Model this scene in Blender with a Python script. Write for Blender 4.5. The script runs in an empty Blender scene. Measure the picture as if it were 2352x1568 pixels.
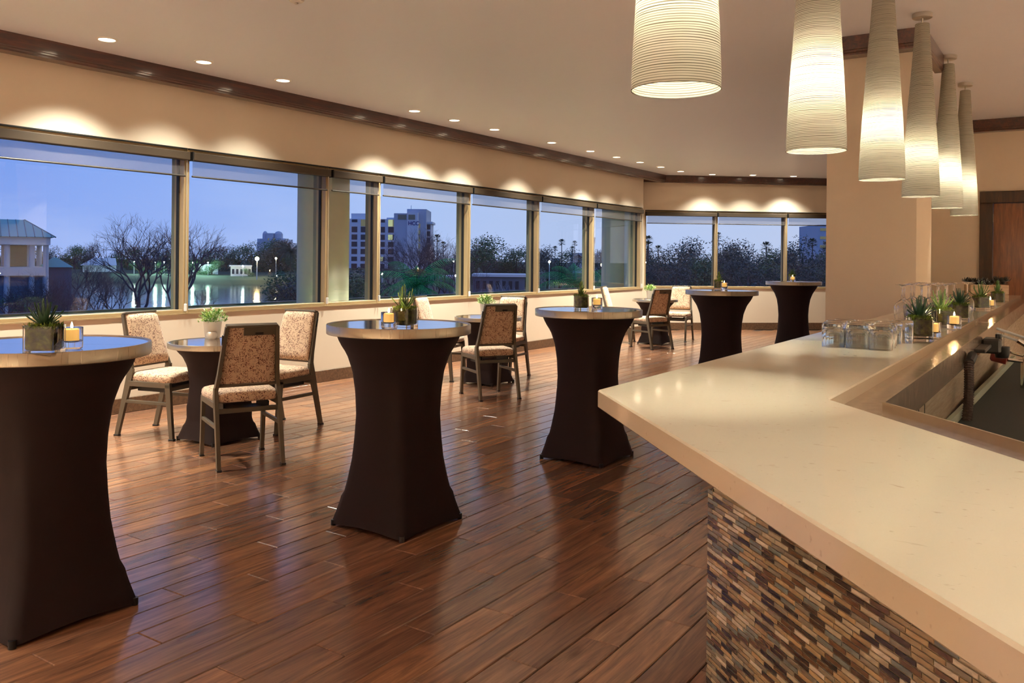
import bpy, bmesh, math, random
import numpy as np
from mathutils import Matrix, Vector, Quaternion

R = math.radians
PI = math.pi
SC = bpy.context.scene
COL = SC.collection

# ------------------------------------------------------------------ camera
YAW, EYE, FPX = R(33.6806), 1.41, 1949.7
HX, HY, ROLL = 1176.0, 595.34, 0.009824       # principal point (level shift lens) in the 2352x1568 frame
cam_d = bpy.data.cameras.new('camera')
cam = bpy.data.objects.new('camera', cam_d)
COL.objects.link(cam)
cam_d.sensor_width = 36.0
cam_d.lens = FPX / 2352.0 * 36.0
cam_d.shift_y = -(784.0 - HY) / 2352.0
cam_d.clip_start, cam_d.clip_end = 0.05, 3000.0
cam.matrix_world = (Matrix.Translation((0, 0, EYE)) @ Matrix.Rotation(YAW, 4, 'Z')
                    @ Matrix.Rotation(PI / 2, 4, 'X') @ Matrix.Rotation(ROLL, 4, 'Z'))
SC.camera = cam

# ------------------------------------------------------------------ colour management
SC.view_settings.view_transform = 'Standard'
SC.view_settings.look = 'None'
SC.view_settings.exposure = 0.2
SC.view_settings.gamma = 1.0
SC.view_settings.use_curve_mapping = False


def lin(c):
    """sRGB 0-255 -> linear"""
    out = []
    for v in c[:3]:
        v = v / 255.0
        out.append(v / 12.92 if v <= 0.04045 else ((v + 0.055) / 1.055) ** 2.4)
    return tuple(out) + (1.0,)


# ------------------------------------------------------------------ world: dusk sky
SKY_STRENGTH = 1.1
w = bpy.data.worlds.new('dusk_sky')
SC.world = w
w.use_nodes = True
nt = w.node_tree
nt.nodes.clear()
N = nt.nodes.new
L = nt.links.new
out = N('ShaderNodeOutputWorld'); bg = N('ShaderNodeBackground'); L(bg.outputs[0], out.inputs[0])
tc = N('ShaderNodeTexCoord')
dotn = N('ShaderNodeVectorMath'); dotn.operation = 'DOT_PRODUCT'
gl_az = R(20.0)                                 # the afterglow stands ahead and to the right
dotn.inputs[1].default_value = (math.sin(gl_az), math.cos(gl_az), 0.0)
L(tc.outputs['Generated'], dotn.inputs[0])
ramp = N('ShaderNodeValToRGB')
L(dotn.outputs['Value'], ramp.inputs[0])
cr = ramp.color_ramp
cr.elements[0].position = 0.0; cr.elements[0].color = lin((88, 130, 214))
cr.elements[1].position = 1.0; cr.elements[1].color = lin((190, 192, 218))
for p, c in ((0.16, (114, 152, 226)), (0.33, (130, 164, 228)), (0.5, (154, 182, 228)), (0.62, (166, 188, 226)), (0.8, (171, 189, 220))):
    e = cr.elements.new(p); e.color = lin(c)
# a paler band near the horizon
sep = N('ShaderNodeSeparateXYZ'); L(tc.outputs['Generated'], sep.inputs[0])
mr = N('ShaderNodeMapRange'); mr.inputs[1].default_value = 0.0; mr.inputs[2].default_value = 0.16
mr.inputs[3].default_value = 0.3; mr.inputs[4].default_value = 0.0
L(sep.outputs['Z'], mr.inputs[0])
mixh = N('ShaderNodeMixRGB'); mixh.inputs[2].default_value = lin((176, 186, 222))
L(mr.outputs[0], mixh.inputs[0]); L(ramp.outputs[0], mixh.inputs[1])
# soft streaky clouds
mp = N('ShaderNodeMapping'); mp.inputs['Scale'].default_value = (3.0, 3.0, 14.0)
L(tc.outputs['Generated'], mp.inputs[0])
nz = N('ShaderNodeTexNoise'); nz.inputs['Scale'].default_value = 1.6; nz.inputs['Detail'].default_value = 5.0
L(mp.outputs[0], nz.inputs[0])
mr2 = N('ShaderNodeMapRange'); mr2.inputs[1].default_value = 0.45; mr2.inputs[2].default_value = 0.75
mr2.inputs[3].default_value = 0.0; mr2.inputs[4].default_value = 0.5
L(nz.outputs[0], mr2.inputs[0])
mixc = N('ShaderNodeMixRGB'); mixc.inputs[2].default_value = lin((168, 188, 232))
L(mr2.outputs[0], mixc.inputs[0]); L(mixh.outputs[0], mixc.inputs[1])
L(mixc.outputs[0], bg.inputs[0])
bg.inputs[1].default_value = SKY_STRENGTH

# lamp powers (each lamp itself is built with its fixture)
WARM = (1.0, 0.985, 0.85)
DOWNLIGHT_W = 620.0
PENDANT_W = 105.0
CANDLE_W = 0.8

# ================================================================== helpers
rnd = random.Random(7)


class MB:
    """collects vertices and faces; build() links them as ONE mesh object"""

    def __init__(self):
        self.v, self.f, self.m = [], [], []

    def add(self, vs, fs, mi=0):
        o = len(self.v)
        self.v.extend([tuple(x) for x in vs])
        for f in fs:
            self.f.append(tuple(i + o for i in f)); self.m.append(mi)
        return self

    def box(self, x0, x1, y0, y1, z0, z1, mi=0):
        vs = [(x, y, z) for z in (z0, z1) for y in (y0, y1) for x in (x0, x1)]
        return self.add(vs, [(0, 2, 3, 1), (4, 5, 7, 6), (0, 1, 5, 4), (2, 6, 7, 3), (0, 4, 6, 2), (1, 3, 7, 5)], mi)

    def cbox(self, x0, x1, y0, y1, z0, z1, b=0.004, mi=0, xf=None):
        """box with chamfered edges"""
        X, Y, Z = (x0, x1), (y0, y1), (z0, z1)
        vs, idx = [], {}
        for i in (0, 1):
            for j in (0, 1):
                for k in (0, 1):
                    sx, sy, sz = (1 if i == 0 else -1), (1 if j == 0 else -1), (1 if k == 0 else -1)
                    for a, p in enumerate(((0, b, b), (b, 0, b), (b, b, 0))):
                        idx[(i, j, k, a)] = len(vs)
                        vs.append((X[i] + sx * p[0], Y[j] + sy * p[1], Z[k] + sz * p[2]))
        fs = []
        g = lambda *t: idx[t]
        fs.append([g(0, 0, 0, 0), g(0, 0, 1, 0), g(0, 1, 1, 0), g(0, 1, 0, 0)])
        fs.append([g(1, 0, 0, 0), g(1, 1, 0, 0), g(1, 1, 1, 0), g(1, 0, 1, 0)])
        fs.append([g(0, 0, 0, 1), g(1, 0, 0, 1), g(1, 0, 1, 1), g(0, 0, 1, 1)])
        fs.append([g(0, 1, 0, 1), g(0, 1, 1, 1), g(1, 1, 1, 1), g(1, 1, 0, 1)])
        fs.append([g(0, 0, 0, 2), g(0, 1, 0, 2), g(1, 1, 0, 2), g(1, 0, 0, 2)])
        fs.append([g(0, 0, 1, 2), g(1, 0, 1, 2), g(1, 1, 1, 2), g(0, 1, 1, 2)])
        for j in (0, 1):
            for k in (0, 1):
                fs.append([g(0, j, k, 1), g(1, j, k, 1), g(1, j, k, 2), g(0, j, k, 2)])
        for i in (0, 1):
            for k in (0, 1):
                fs.append([g(i, 0, k, 0), g(i, 1, k, 0), g(i, 1, k, 2), g(i, 0, k, 2)])
        for i in (0, 1):
            for j in (0, 1):
                fs.append([g(i, j, 0, 0), g(i, j, 1, 0), g(i, j, 1, 1), g(i, j, 0, 1)])
        for i in (0, 1):
            for j in (0, 1):
                for k in (0, 1):
                    fs.append([g(i, j, k, 0), g(i, j, k, 1), g(i, j, k, 2)])
        if xf:
            vs = [xf @ Vector(p) for p in vs]
        return self.add(vs, fs, mi)

    def rings(self, rs, cap0=True, cap1=True, closed=True, mi=0):
        """loft equal-length rings"""
        n = len(rs[0]); vs = [p for r in rs for p in r]; fs = []
        for a in range(len(rs) - 1):
            for i in range(n if closed else n - 1):
                j = (i + 1) % n
                fs.append((a * n + i, a * n + j, (a + 1) * n + j, (a + 1) * n + i))
        if cap0: fs.append(tuple(reversed(range(n))))
        if cap1: fs.append(tuple((len(rs) - 1) * n + i for i in range(n)))
        return self.add(vs, fs, mi)

    def lathe(self, prof, n=24, c=(0, 0, 0), cap0=False, cap1=False, mi=0):
        rs = [[(c[0] + r * math.cos(2 * PI * i / n), c[1] + r * math.sin(2 * PI * i / n), c[2] + z)
               for i in range(n)] for r, z in prof]
        return self.rings(rs, cap0, cap1, True, mi)

    def tube(self, path, rad, n=8, cap=True, mi=0):
        P = [Vector(p) for p in path]
        rad = rad if hasattr(rad, '__len__') else [rad] * len(P)
        rs, up = [], None
        for i, p in enumerate(P):
            d = (P[min(i + 1, len(P) - 1)] - P[max(i - 1, 0)])
            if d.length < 1e-9: d = Vector((0, 0, 1))
            d.normalize()
            if up is None:
                up = Vector((0, 0, 1)) if abs(d.z) < 0.9 else Vector((1, 0, 0))
            a = d.cross(up)
            if a.length < 1e-6: a = d.cross(Vector((0, 1, 0)))
            a.normalize(); b = d.cross(a).normalized(); up = -b if False else a.cross(d).normalized()
            rs.append([p + (a * math.cos(2 * PI * k / n) + b * math.sin(2 * PI * k / n)) * rad[i] for k in range(n)])
        return self.rings(rs, cap, cap, True, mi)

    def prism(self, poly, z0, z1, mi=0):
        n = len(poly)
        vs = [(x, y, z0) for x, y in poly] + [(x, y, z1) for x, y in poly]
        fs = [tuple(reversed(range(n))), tuple(range(n, 2 * n))]
        fs += [(i, (i + 1) % n, (i + 1) % n + n, i + n) for i in range(n)]
        return self.add(vs, fs, mi)

    def cprism(self, poly, z0, z1, b=0.005, mi=0):
        """counter-clockwise convex-ish prism with chamfered top and bottom edges"""
        ins = inset(poly, b)
        rs = [[(x, y, z0) for x, y in ins], [(x, y, z0 + b) for x, y in poly],
              [(x, y, z1 - b) for x, y in poly], [(x, y, z1) for x, y in ins]]
        return self.rings(rs, True, True, True, mi)

    def xform(self, M):
        self.v = [tuple(M @ Vector(p)) for p in self.v]
        return self

    def build(self, name, mats, parent=None, loc=None, rz=0.0, smooth=None, kind=None):
        me = bpy.data.meshes.new(name)
        me.from_pydata(self.v, [], self.f)
        if not isinstance(mats, (list, tuple)): mats = [mats]
        for m in mats: me.materials.append(m)
        if len(mats) > 1:
            me.polygons.foreach_set('material_index', self.m)
        bm = bmesh.new(); bm.from_mesh(me)
        bmesh.ops.recalc_face_normals(bm, faces=bm.faces)
        bm.to_mesh(me); bm.free()
        if smooth is not None:
            me.polygons.foreach_set('use_smooth', [True] * len(me.polygons))
            me.set_sharp_from_angle(angle=R(smooth))
        me.update()
        o = bpy.data.objects.new(name, me)
        COL.objects.link(o)
        if parent is not None: o.parent = parent
        if loc is not None: o.location = loc
        o.rotation_euler.z = rz
        if kind: o['kind'] = kind
        return o


def inset(poly, b):
    n = len(poly); res = []
    for i in range(n):
        p0, p1, p2 = Vector(poly[i - 1]), Vector(poly[i]), Vector(poly[(i + 1) % n])
        d1, d2 = (p1 - p0).normalized(), (p2 - p1).normalized()
        n1, n2 = Vector((-d1.y, d1.x)), Vector((-d2.y, d2.x))
        h = (n1 + n2); h.normalize()
        res.append(tuple(p1 + h * (b / max(0.3, h.dot(n1)))))
    return res


def tag(o, label=None, cat=None, group=None, kind=None):
    if label: o['label'] = label
    if cat: o['category'] = cat
    if group: o['group'] = group
    if kind: o['kind'] = kind
    return o


def empty(name, loc=(0, 0, 0), rz=0.0, parent=None):
    o = bpy.data.objects.new(name, None)
    COL.objects.link(o)
    o.empty_display_size = 0.1
    o.location = loc; o.rotation_euler.z = rz
    if parent is not None: o.parent = parent
    return o


def thing(name, label, cat, loc=(0, 0, 0), rz=0.0, group=None):
    return tag(empty(name, loc, rz), label, cat, group)


KIDS = {}


def kids(o):
    return list(o.children)


def dup(root, loc, rz=None, label=None, group=None, scale=None):
    def rec(o, parent):
        c = o.copy(); COL.objects.link(c)
        if parent is not None: c.parent = parent
        for ch in kids(o): rec(ch, c)
        return c
    r = rec(root, None)
    r.location = loc
    if rz is not None: r.rotation_euler.z = rz
    if scale is not None: r.scale = (scale,) * 3
    if label: r['label'] = label
    if group: r['group'] = group
    return r


def smoothstep(a, b, x):
    t = min(1, max(0, (x - a) / (b - a))); return t * t * (3 - 2 * t)


def interp(tab, x):
    if x <= tab[0][0]: return tab[0][1]
    for (a, p), (b, q) in zip(tab, tab[1:]):
        if x <= b: return p + (q - p) * (x - a) / (b - a)
    return tab[-1][1]


# pixel of the 2352x1568 frame -> a point of the world at a given depth / height (used to read positions off the photo)
_cr, _sr, _cy, _sy = math.cos(ROLL), math.sin(ROLL), math.cos(YAW), math.sin(YAW)


def ray(px, py):
    du, dv = px - HX, py - HY
    u, v = du * _cr + dv * _sr, -du * _sr + dv * _cr
    X, Z = u / FPX, -v / FPX
    return Vector((X * _cy - _sy, X * _sy + _cy, Z))


def at(px, py, depth):
    return Vector((0, 0, EYE)) + ray(px, py) * depth


def atz(px, py, z):
    d = ray(px, py); return Vector((0, 0, EYE)) + d * ((z - EYE) / d.z)


def proj(p):
    X = p[0] * _cy + p[1] * _sy; Y = -p[0] * _sy + p[1] * _cy
    if Y < 0.05: return None
    u, v = FPX * X / Y, -FPX * (p[2] - EYE) / Y
    return HX + u * _cr - v * _sr, HY + u * _sr + v * _cr, Y


# ================================================================== materials
def mat(name, col=(0.5, 0.5, 0.5, 1), rough=0.5, metal=0.0, **kw):
    m = bpy.data.materials.new(name); m.use_nodes = True
    b = m.node_tree.nodes['Principled BSDF']
    b.inputs['Base Color'].default_value = col if len(col) == 4 else tuple(col) + (1,)
    b.inputs['Roughness'].default_value = rough
    b.inputs['Metallic'].default_value = metal
    for k, v in kw.items():
        b.inputs[k].default_value = v
    return m


class NG:
    """small node-building shorthand"""

    def __init__(self, m):
        self.t = m.node_tree; self.b = self.t.nodes.get('Principled BSDF'); self.o = self.t.nodes.get('Material Output')

    def n(self, typ, ins=None, **props):
        x = self.t.nodes.new('ShaderNode' + typ)
        for k, v in props.items(): setattr(x, k, v)
        for k, v in (ins or {}).items():
            s = x.inputs[k]
            if isinstance(v, bpy.types.NodeSocket): self.t.links.new(v, s)
            else: s.default_value = v
        return x

    def l(self, a, b): self.t.links.new(a, b)

    def coord(self, kind='Object', scale=(1, 1, 1), offset=None):
        c = self.n('TexCoord').outputs[kind]
        if offset is not None:
            c = self.n('VectorMath', {0: c, 1: offset}, operation='ADD').outputs[0]
        return self.n('Mapping', {'Vector': c, 'Scale': scale}).outputs[0]

    def noise(self, vec, scale, detail=3.0, rough=0.5, dist=0.0):
        return self.n('TexNoise', {'Vector': vec, 'Scale': scale, 'Detail': detail, 'Roughness': rough, 'Distortion': dist}).outputs[0]

    def ramp(self, fac, stops, interp_='LINEAR'):
        r = self.n('ValToRGB', {0: fac}); c = r.color_ramp; c.interpolation = interp_
        c.elements[0].position, c.elements[0].color = stops[0]
        c.elements[1].position, c.elements[1].color = stops[-1]
        for p, k in stops[1:-1]:
            e = c.elements.new(p); e.color = k
        return r.outputs[0]

    def mix(self, fac, a, b, mode='MIX'):
        x = self.n('MixRGB', blend_type=mode)
        for i, v in ((0, fac), (1, a), (2, b)):
            if isinstance(v, bpy.types.NodeSocket): self.l(v, x.inputs[i])
            else: x.inputs[i].default_value = v
        return x.outputs[0]

    def math(self, op, a, b=0.0, clamp=False):
        x = self.n('Math', operation=op, use_clamp=clamp)
        for i, v in ((0, a), (1, b)):
            if isinstance(v, bpy.types.NodeSocket): self.l(v, x.inputs[i])
            else: x.inputs[i].default_value = v
        return x.outputs[0]

    def mrange(self, v, a, b, c, d):
        return self.n('MapRange', {0: v, 1: a, 2: b, 3: c, 4: d}).outputs[0]

    def bump(self, h, strength=0.2, dist=0.01):
        return self.n('Bump', {'Height': h, 'Strength': strength, 'Distance': dist}).outputs[0]


def G(v): return (v, v, v, 1)


M = {}

# painted walls and ceiling
m = M['wall'] = mat('wall_paint', lin((222, 206, 184)), 0.6)
g = NG(m); v = g.coord('Object', (1, 1, 1))
g.l(g.mix(g.noise(v, 3.0), lin((220, 203, 180)), lin((224, 209, 188))), g.b.inputs['Base Color'])
g.l(g.bump(g.noise(v, 160.0), 0.06, 0.002), g.b.inputs['Normal'])
m = M['ceiling'] = mat('ceiling_paint', lin((206, 188, 172)), 0.34)
g = NG(m); v = g.coord('Object', (1, 1, 1))
g.l(g.mix(g.noise(v, 0.8), lin((228, 229, 236)), lin((232, 233, 240))), g.b.inputs['Base Color'])  # lilac tint put into the paint stands in for bounced sky light
g.l(g.bump(g.noise(g.coord('Object', (1.2, 6, 1)), 1.3, 4.0), 0.05, 0.05), g.b.inputs['Normal'])


def wood(name, c0, c1, c2, rough, scale=(14, 1.2, 14), bump=0.05, coat=0.0):
    m = mat(name, c1, rough)
    g = NG(m)
    v = g.coord('Object', scale)
    grain = g.noise(v, 2.2, 6.0, 0.62, 0.8)
    fine = g.noise(g.coord('Object', tuple(s * 5 for s in scale)), 2.0, 2.0)
    f = g.math('ADD', g.math('MULTIPLY', grain, 0.78), g.math('MULTIPLY', fine, 0.22))
    g.l(g.ramp(f, [(0.34, c0), (0.5, c1), (0.66, c2)]), g.b.inputs['Base Color'])
    g.l(g.bump(f, bump, 0.003), g.b.inputs['Normal'])
    g.b.inputs['Coat Weight'].default_value = coat
    g.b.inputs['Coat Roughness'].default_value = 0.12
    return m


M['trim_wood'] = wood('dark_mahogany', lin((44, 18, 10)), lin((66, 28, 15)), lin((88, 40, 20)), 0.32, (14, 1.0, 14), 0.02, 0.7)
M['base_wood'] = wood('brown_oak', lin((74, 52, 36)), lin((100, 72, 50)), lin((120, 90, 64)), 0.5, (14, 1.0, 14))
M['door_wood'] = wood('door_veneer', lin((92, 52, 24)), lin((118, 68, 32)), lin((140, 86, 44)), 0.36, (12, 12, 1.1), 0.03, 0.2)
M['casing_wood'] = wood('dark_casing', lin((44, 28, 16)), lin((60, 38, 22)), lin((78, 50, 28)), 0.4, (12, 12, 1.1), 0.03)
M['pale_wood'] = wood('limed_wood', lin((168, 140, 112)), lin((190, 162, 132)), lin((206, 182, 152)), 0.6, (3, 16, 16))


def plank_mat(name, island):
    m = mat(name, lin((110, 66, 42)), 0.3)
    g = NG(m)
    if island:
        rv = g.n('NewGeometry').outputs['Random Per Island']
    else:
        rv = g.n('ObjectInfo').outputs['Random']
    wn = g.n('TexWhiteNoise', {'W': rv}, noise_dimensions='1D')
    off = g.n('VectorMath', {0: wn.outputs['Color'], 1: (37.0, 53.0, 19.0)}, operation='MULTIPLY').outputs[0]
    v = g.coord('Object', (11.0, 1.0, 1.0), off)
    big = g.noise(v, 1.5, 6.0, 0.6, 1.4)
    v2 = g.coord('Object', (60.0, 2.2, 1.0), off)
    fine = g.noise(v2, 2.0, 4.0, 0.65, 0.4)
    v3 = g.coord('Object', (6.0, 2.4, 1.0), off)
    knot = g.n('TexVoronoi', {'Vector': v3, 'Scale': 0.85, 'Randomness': 1.0}).outputs['Distance']
    knotm = g.mrange(knot, 0.02, 0.16, 1.0, 0.0)
    f = g.math('ADD', g.math('MULTIPLY', big, 0.72), g.math('MULTIPLY', fine, 0.28))
    c = g.ramp(f, [(0.28, lin((90, 69, 57))), (0.43, lin((134, 103, 84))), (0.56, lin((164, 126, 98))), (0.72, lin((194, 154, 119)))])
    hue = g.ramp(wn.outputs['Value'], [(0.0, lin((188, 176, 176))), (0.35, lin((226, 208, 200))), (0.7, lin((244, 222, 202))), (1.0, lin((206, 198, 204)))])
    c = g.mix(1.0, c, hue, 'MULTIPLY')
    c = g.mix(g.math('MULTIPLY', knotm, 0.5), c, lin((40, 24, 18)))
    g.l(c, g.b.inputs['Base Color'])
    hand = g.noise(g.coord('Object', (10.0, 3.0, 1.0), off), 2.0, 2.0)
    g.l(g.mrange(f, 0.3, 0.7, 0.24, 0.15), g.b.inputs['Roughness'])
    h = g.math('ADD', g.math('MULTIPLY', f, 0.5), g.math('MULTIPLY', hand, 0.5))
    g.l(g.bump(h, 0.07, 0.004), g.b.inputs['Normal'])
    g.b.inputs['Specular IOR Level'].default_value = 0.8
    return m


M['plank'] = plank_mat('floor_plank_wood', False)
M['plank_rest'] = plank_mat('floor_plank_wood_rest', True)
M['grout'] = mat('dark_joint', lin((58, 40, 28)), 0.8)

# metals
M['frame'] = mat('bronze_aluminium', lin((172, 148, 110)), 0.4, 0.3)
M['frame_dark'] = mat('dark_gasket', lin((20, 18, 16)), 0.6)
M['fin'] = mat('grey_green_fin', lin((120, 122, 104)), 0.5, 0.1)
M['cassette'] = mat('bronze_cassette', lin((66, 54, 41)), 0.5, 0.2)
M['hem'] = mat('hem_bar', lin((60, 54, 48)), 0.45, 0.3)
M['white_plastic'] = mat('white_plastic', lin((225, 222, 214)), 0.4)
M['chain'] = mat('bead_chain', lin((190, 180, 160)), 0.4, 0.4)
M['chair_metal'] = mat('taupe_metal', lin((98, 88, 74)), 0.42, 0.35)
M['nickel'] = mat('brushed_nickel', lin((200, 194, 184)), 0.34, 0.8)
M['chrome'] = mat('chrome', lin((215, 215, 210)), 0.1, 1.0)
M['white_metal'] = mat('white_trim_metal', lin((235, 230, 222)), 0.4)
M['black_plastic'] = mat('black_plastic', lin((20, 19, 19)), 0.4)
M['red_plastic'] = mat('dull_red_plastic', lin((120, 44, 36)), 0.45)


def brushed(name, col, rough, scale, metal=1.0, bump=0.06):
    m = mat(name, col, rough, metal)
    g = NG(m)
    n1 = g.noise(g.coord('Object', scale), 3.0, 3.0, 0.6)
    g.l(g.mrange(n1, 0.3, 0.7, rough * 0.75, rough * 1.3), g.b.inputs['Roughness'])
    g.l(g.bump(n1, bump, 0.0008), g.b.inputs['Normal'])
    return m


M['table_top'] = brushed('brushed_table_top', lin((214, 213, 212)), 0.10, (0.8, 45, 45), 1.0, 0.05)
M['table_rim'] = brushed('brushed_table_rim', lin((182, 172, 152)), 0.34, (60, 60, 2), 0.9, 0.05)
M['steel'] = brushed('worn_stainless', lin((186, 168, 148)), 0.2, (10, 10, 10), 0.75, 0.05)
M['steel_panel'] = brushed('stainless_panel', lin((150, 134, 112)), 0.42, (2, 2, 30), 0.7, 0.04)
M['under_top'] = mat('black_green_cover', lin((15, 24, 22)), 0.75)
M['under_edge'] = mat('pale_green_edge', lin((150, 158, 140)), 0.5)

# fabrics
m = M['spandex'] = mat('dark_brown_spandex', lin((34, 21, 19)), 0.75)
g = NG(m)
g.b.inputs['Sheen Weight'].default_value = 0.14
g.b.inputs['Sheen Roughness'].default_value = 0.4
g.b.inputs['Sheen Tint'].default_value = lin((150, 110, 110))
g.b.inputs['Specular IOR Level'].default_value = 0.2
g.l(g.bump(g.noise(g.coord('Object', (300, 300, 60)), 3.0, 1.0), 0.1, 0.001), g.b.inputs['Normal'])

m = M['fabric'] = mat('twig_print_fabric', lin((214, 184, 152)), 0.85)
g = NG(m)
base = g.coord('Object', (1, 1, 1))
warp = g.n('TexNoise', {'Vector': base, 'Scale': 14.0, 'Detail': 1.0}).outputs[1]
wv = g.n('VectorMath', {0: base, 1: g.n('VectorMath', {0: warp, 1: (0.05, 0.05, 0.05)}, operation='MULTIPLY').outputs[0]}, operation='ADD').outputs[0]
marks = None
for i, (sc, sx) in enumerate((((60, 40, 170), 1), ((160, 46, 60), 2), ((76, 150, 46), 3))):
    mp_ = g.n('Mapping', {'Vector': wv, 'Scale': sc, 'Rotation': (0.5 * i, 0.7 * i, 0.9 * i)}).outputs[0]
    vor = g.n('TexVoronoi', {'Vector': mp_, 'Scale': 1.0}).outputs['Distance']
    k = g.mrange(vor, 0.26, 0.36, 1.0, 0.0)
    marks = k if marks is None else g.math('MAXIMUM', marks, k)
gate = g.mrange(g.noise(base, 26.0, 2.0), 0.36, 0.5, 0.15, 1.0)
marks = g.math('MULTIPLY', marks, gate)
soft = g.mix(g.noise(base, 9.0), lin((220, 190, 158)), lin((206, 172, 140)))
g.l(g.mix(marks, soft, lin((104, 54, 40))), g.b.inputs['Base Color'])
g.b.inputs['Sheen Weight'].default_value = 0.2
g.l(g.bump(g.noise(base, 900.0), 0.15, 0.001), g.b.inputs['Normal'])

# glass
M['glass'] = mat('clear_glass', (1, 1, 1, 1), 0.0)
M['glass'].node_tree.nodes['Principled BSDF'].inputs['Transmission Weight'].default_value = 1.0
M['glass'].node_tree.nodes['Principled BSDF'].inputs['IOR'].default_value = 1.45
M['glass_green'] = mat('thick_green_glass', (0.965, 0.995, 0.97, 1), 0.0)
M['glass_green'].node_tree.nodes['Principled BSDF'].inputs['Transmission Weight'].default_value = 1.0


def pane_mat(name, tint):
    m = bpy.data.materials.new(name); m.use_nodes = True
    g = NG(m); g.t.nodes.remove(g.b)
    tr = g.n('BsdfTransparent', {'Color': tint}); gl = g.n('BsdfGlossy', {'Roughness': 0.0, 'Color': (1, 1, 1, 1)})
    fc = g.n('LayerWeight', {'Blend': 0.5}).outputs['Facing']
    f = g.math('ADD', 0.04, g.math('MULTIPLY', g.math('POWER', fc, 5.0), 0.96))
    mx = g.n('MixShader', {0: f}); g.l(tr.outputs[0], mx.inputs[1]); g.l(gl.outputs[0], mx.inputs[2])
    g.l(mx.outputs[0], g.o.inputs[0])
    return m


M['pane'] = pane_mat('window_glass', (0.99, 0.995, 1.0, 1))

# sheer roller-shade fabric: woven threads with gaps one can see through
m = M['sheer'] = bpy.data.materials.new('sheer_shade_fabric'); m.use_nodes = True
g = NG(m); g.t.nodes.remove(g.b)
df = g.n('BsdfDiffuse', {'Color': lin((120, 114, 112))}); tl = g.n('BsdfTranslucent', {'Color': lin((120, 118, 124))})
ms = g.n('MixShader', {0: 0.35}); g.l(df.outputs[0], ms.inputs[1]); g.l(tl.outputs[0], ms.inputs[2])
tr = g.n('BsdfTransparent', {'Color': (0.9, 0.9, 0.92, 1)})
mx = g.n('MixShader', {0: 0.42}); g.l(tr.outputs[0], mx.inputs[1]); g.l(ms.outputs[0], mx.inputs[2])
g.l(mx.outputs[0], g.o.inputs[0])

# pendant shade: thread-wound translucent glass
m = M['shade'] = bpy.data.materials.new('thread_wound_shade'); m.use_nodes = True
g = NG(m); g.t.nodes.remove(g.b)
oc = g.n('TexCoord').outputs['Object']
sx = g.n('SeparateXYZ', {0: oc})
wob = g.noise(g.n('Mapping', {'Vector': oc, 'Scale': (2, 2, 40)}).outputs[0], 2.0, 2.0)
zz = g.math('ADD', g.math('MULTIPLY', sx.outputs['Z'], 2 * PI / 0.0068), g.math('MULTIPLY', wob, 5.0))
wave = g.math('SINE', zz)
thr = g.mrange(wave, 0.1, 0.85, 0.0, 1.0)
band = g.noise(g.n('Mapping', {'Vector': oc, 'Scale': (0.6, 0.6, 26)}).outputs[0], 3.0, 3.0)
thr = g.math('MULTIPLY', thr, g.mrange(band, 0.3, 0.65, 0.55, 1.0))
dcol = g.mix(thr, lin((222, 212, 192)), lin((96, 84, 62)))
tcol = g.mix(thr, lin((98, 93, 81)), lin((30, 26, 18)))
df = g.n('BsdfDiffuse', {'Color': dcol}); tl = g.n('BsdfTranslucent', {'Color': tcol})
ms = g.n('MixShader', {0: 0.55}); g.l(df.outputs[0], ms.inputs[1]); g.l(tl.outputs[0], ms.inputs[2])
gl = g.n('BsdfGlossy', {'Roughness': 0.15})
mg = g.n('MixShader', {0: 0.05}); g.l(ms.outputs[0], mg.inputs[1]); g.l(gl.outputs[0], mg.inputs[2])
g.l(mg.outputs[0], g.o.inputs[0])


def emit(name, col, strength):
    m = bpy.data.materials.new(name); m.use_nodes = True
    g = NG(m); g.t.nodes.remove(g.b)
    e = g.n('Emission', {'Color': col, 'Strength': strength}); g.l(e.outputs[0], g.o.inputs[0])
    return m


M['lens'] = emit('downlight_lens', (1.0, 0.80, 0.55, 1), 14.0)
M['bulb'] = emit('bulb', (1.0, 0.78, 0.5, 1), 40.0)
M['flame'] = emit('flame', (1.0, 0.72, 0.35, 1), 60.0)
M['lamp_warm'] = emit('street_lamp_warm', (1.0, 0.72, 0.28, 1), 260.0)
M['lamp_cool'] = emit('street_lamp_cool', (0.75, 1.0, 0.95, 1), 120.0)
M['lamp_white'] = emit('small_white_lamp', (1.0, 0.95, 0.85, 1), 40.0)
M['lit_window'] = emit('lit_window', lin((190, 205, 160)), 0.75)
M['lit_window_warm'] = emit('lit_window_dim', lin((140, 146, 128)), 0.4)

# stone
m = M['quartz'] = mat('cream_quartz', lin((222, 206, 180)), 0.13)
m.node_tree.nodes['Principled BSDF'].inputs['IOR'].default_value = 1.75
g = NG(m); v = g.coord('Object', (1, 1, 1))
cl = g.mix(g.noise(v, 2.4, 4.0), lin((210, 197, 170)), lin((222, 211, 186)))
fl = g.mrange(g.noise(g.coord('Object', (1.0, 2.6, 1.4)), 15.0, 4.0, 0.6, 0.7), 0.66, 0.74, 0.0, 0.55)
cl = g.mix(fl, cl, lin((168, 146, 120)))
fl2 = g.mrange(g.noise(v, 60.0, 2.0), 0.68, 0.76, 0.0, 0.4)
cl = g.mix(fl2, cl, lin((170, 150, 126)))
g.l(cl, g.b.inputs['Base Color'])
g.l(g.mrange(g.noise(v, 5.0), 0.3, 0.7, 0.05, 0.085), g.b.inputs['Roughness'])


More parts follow.
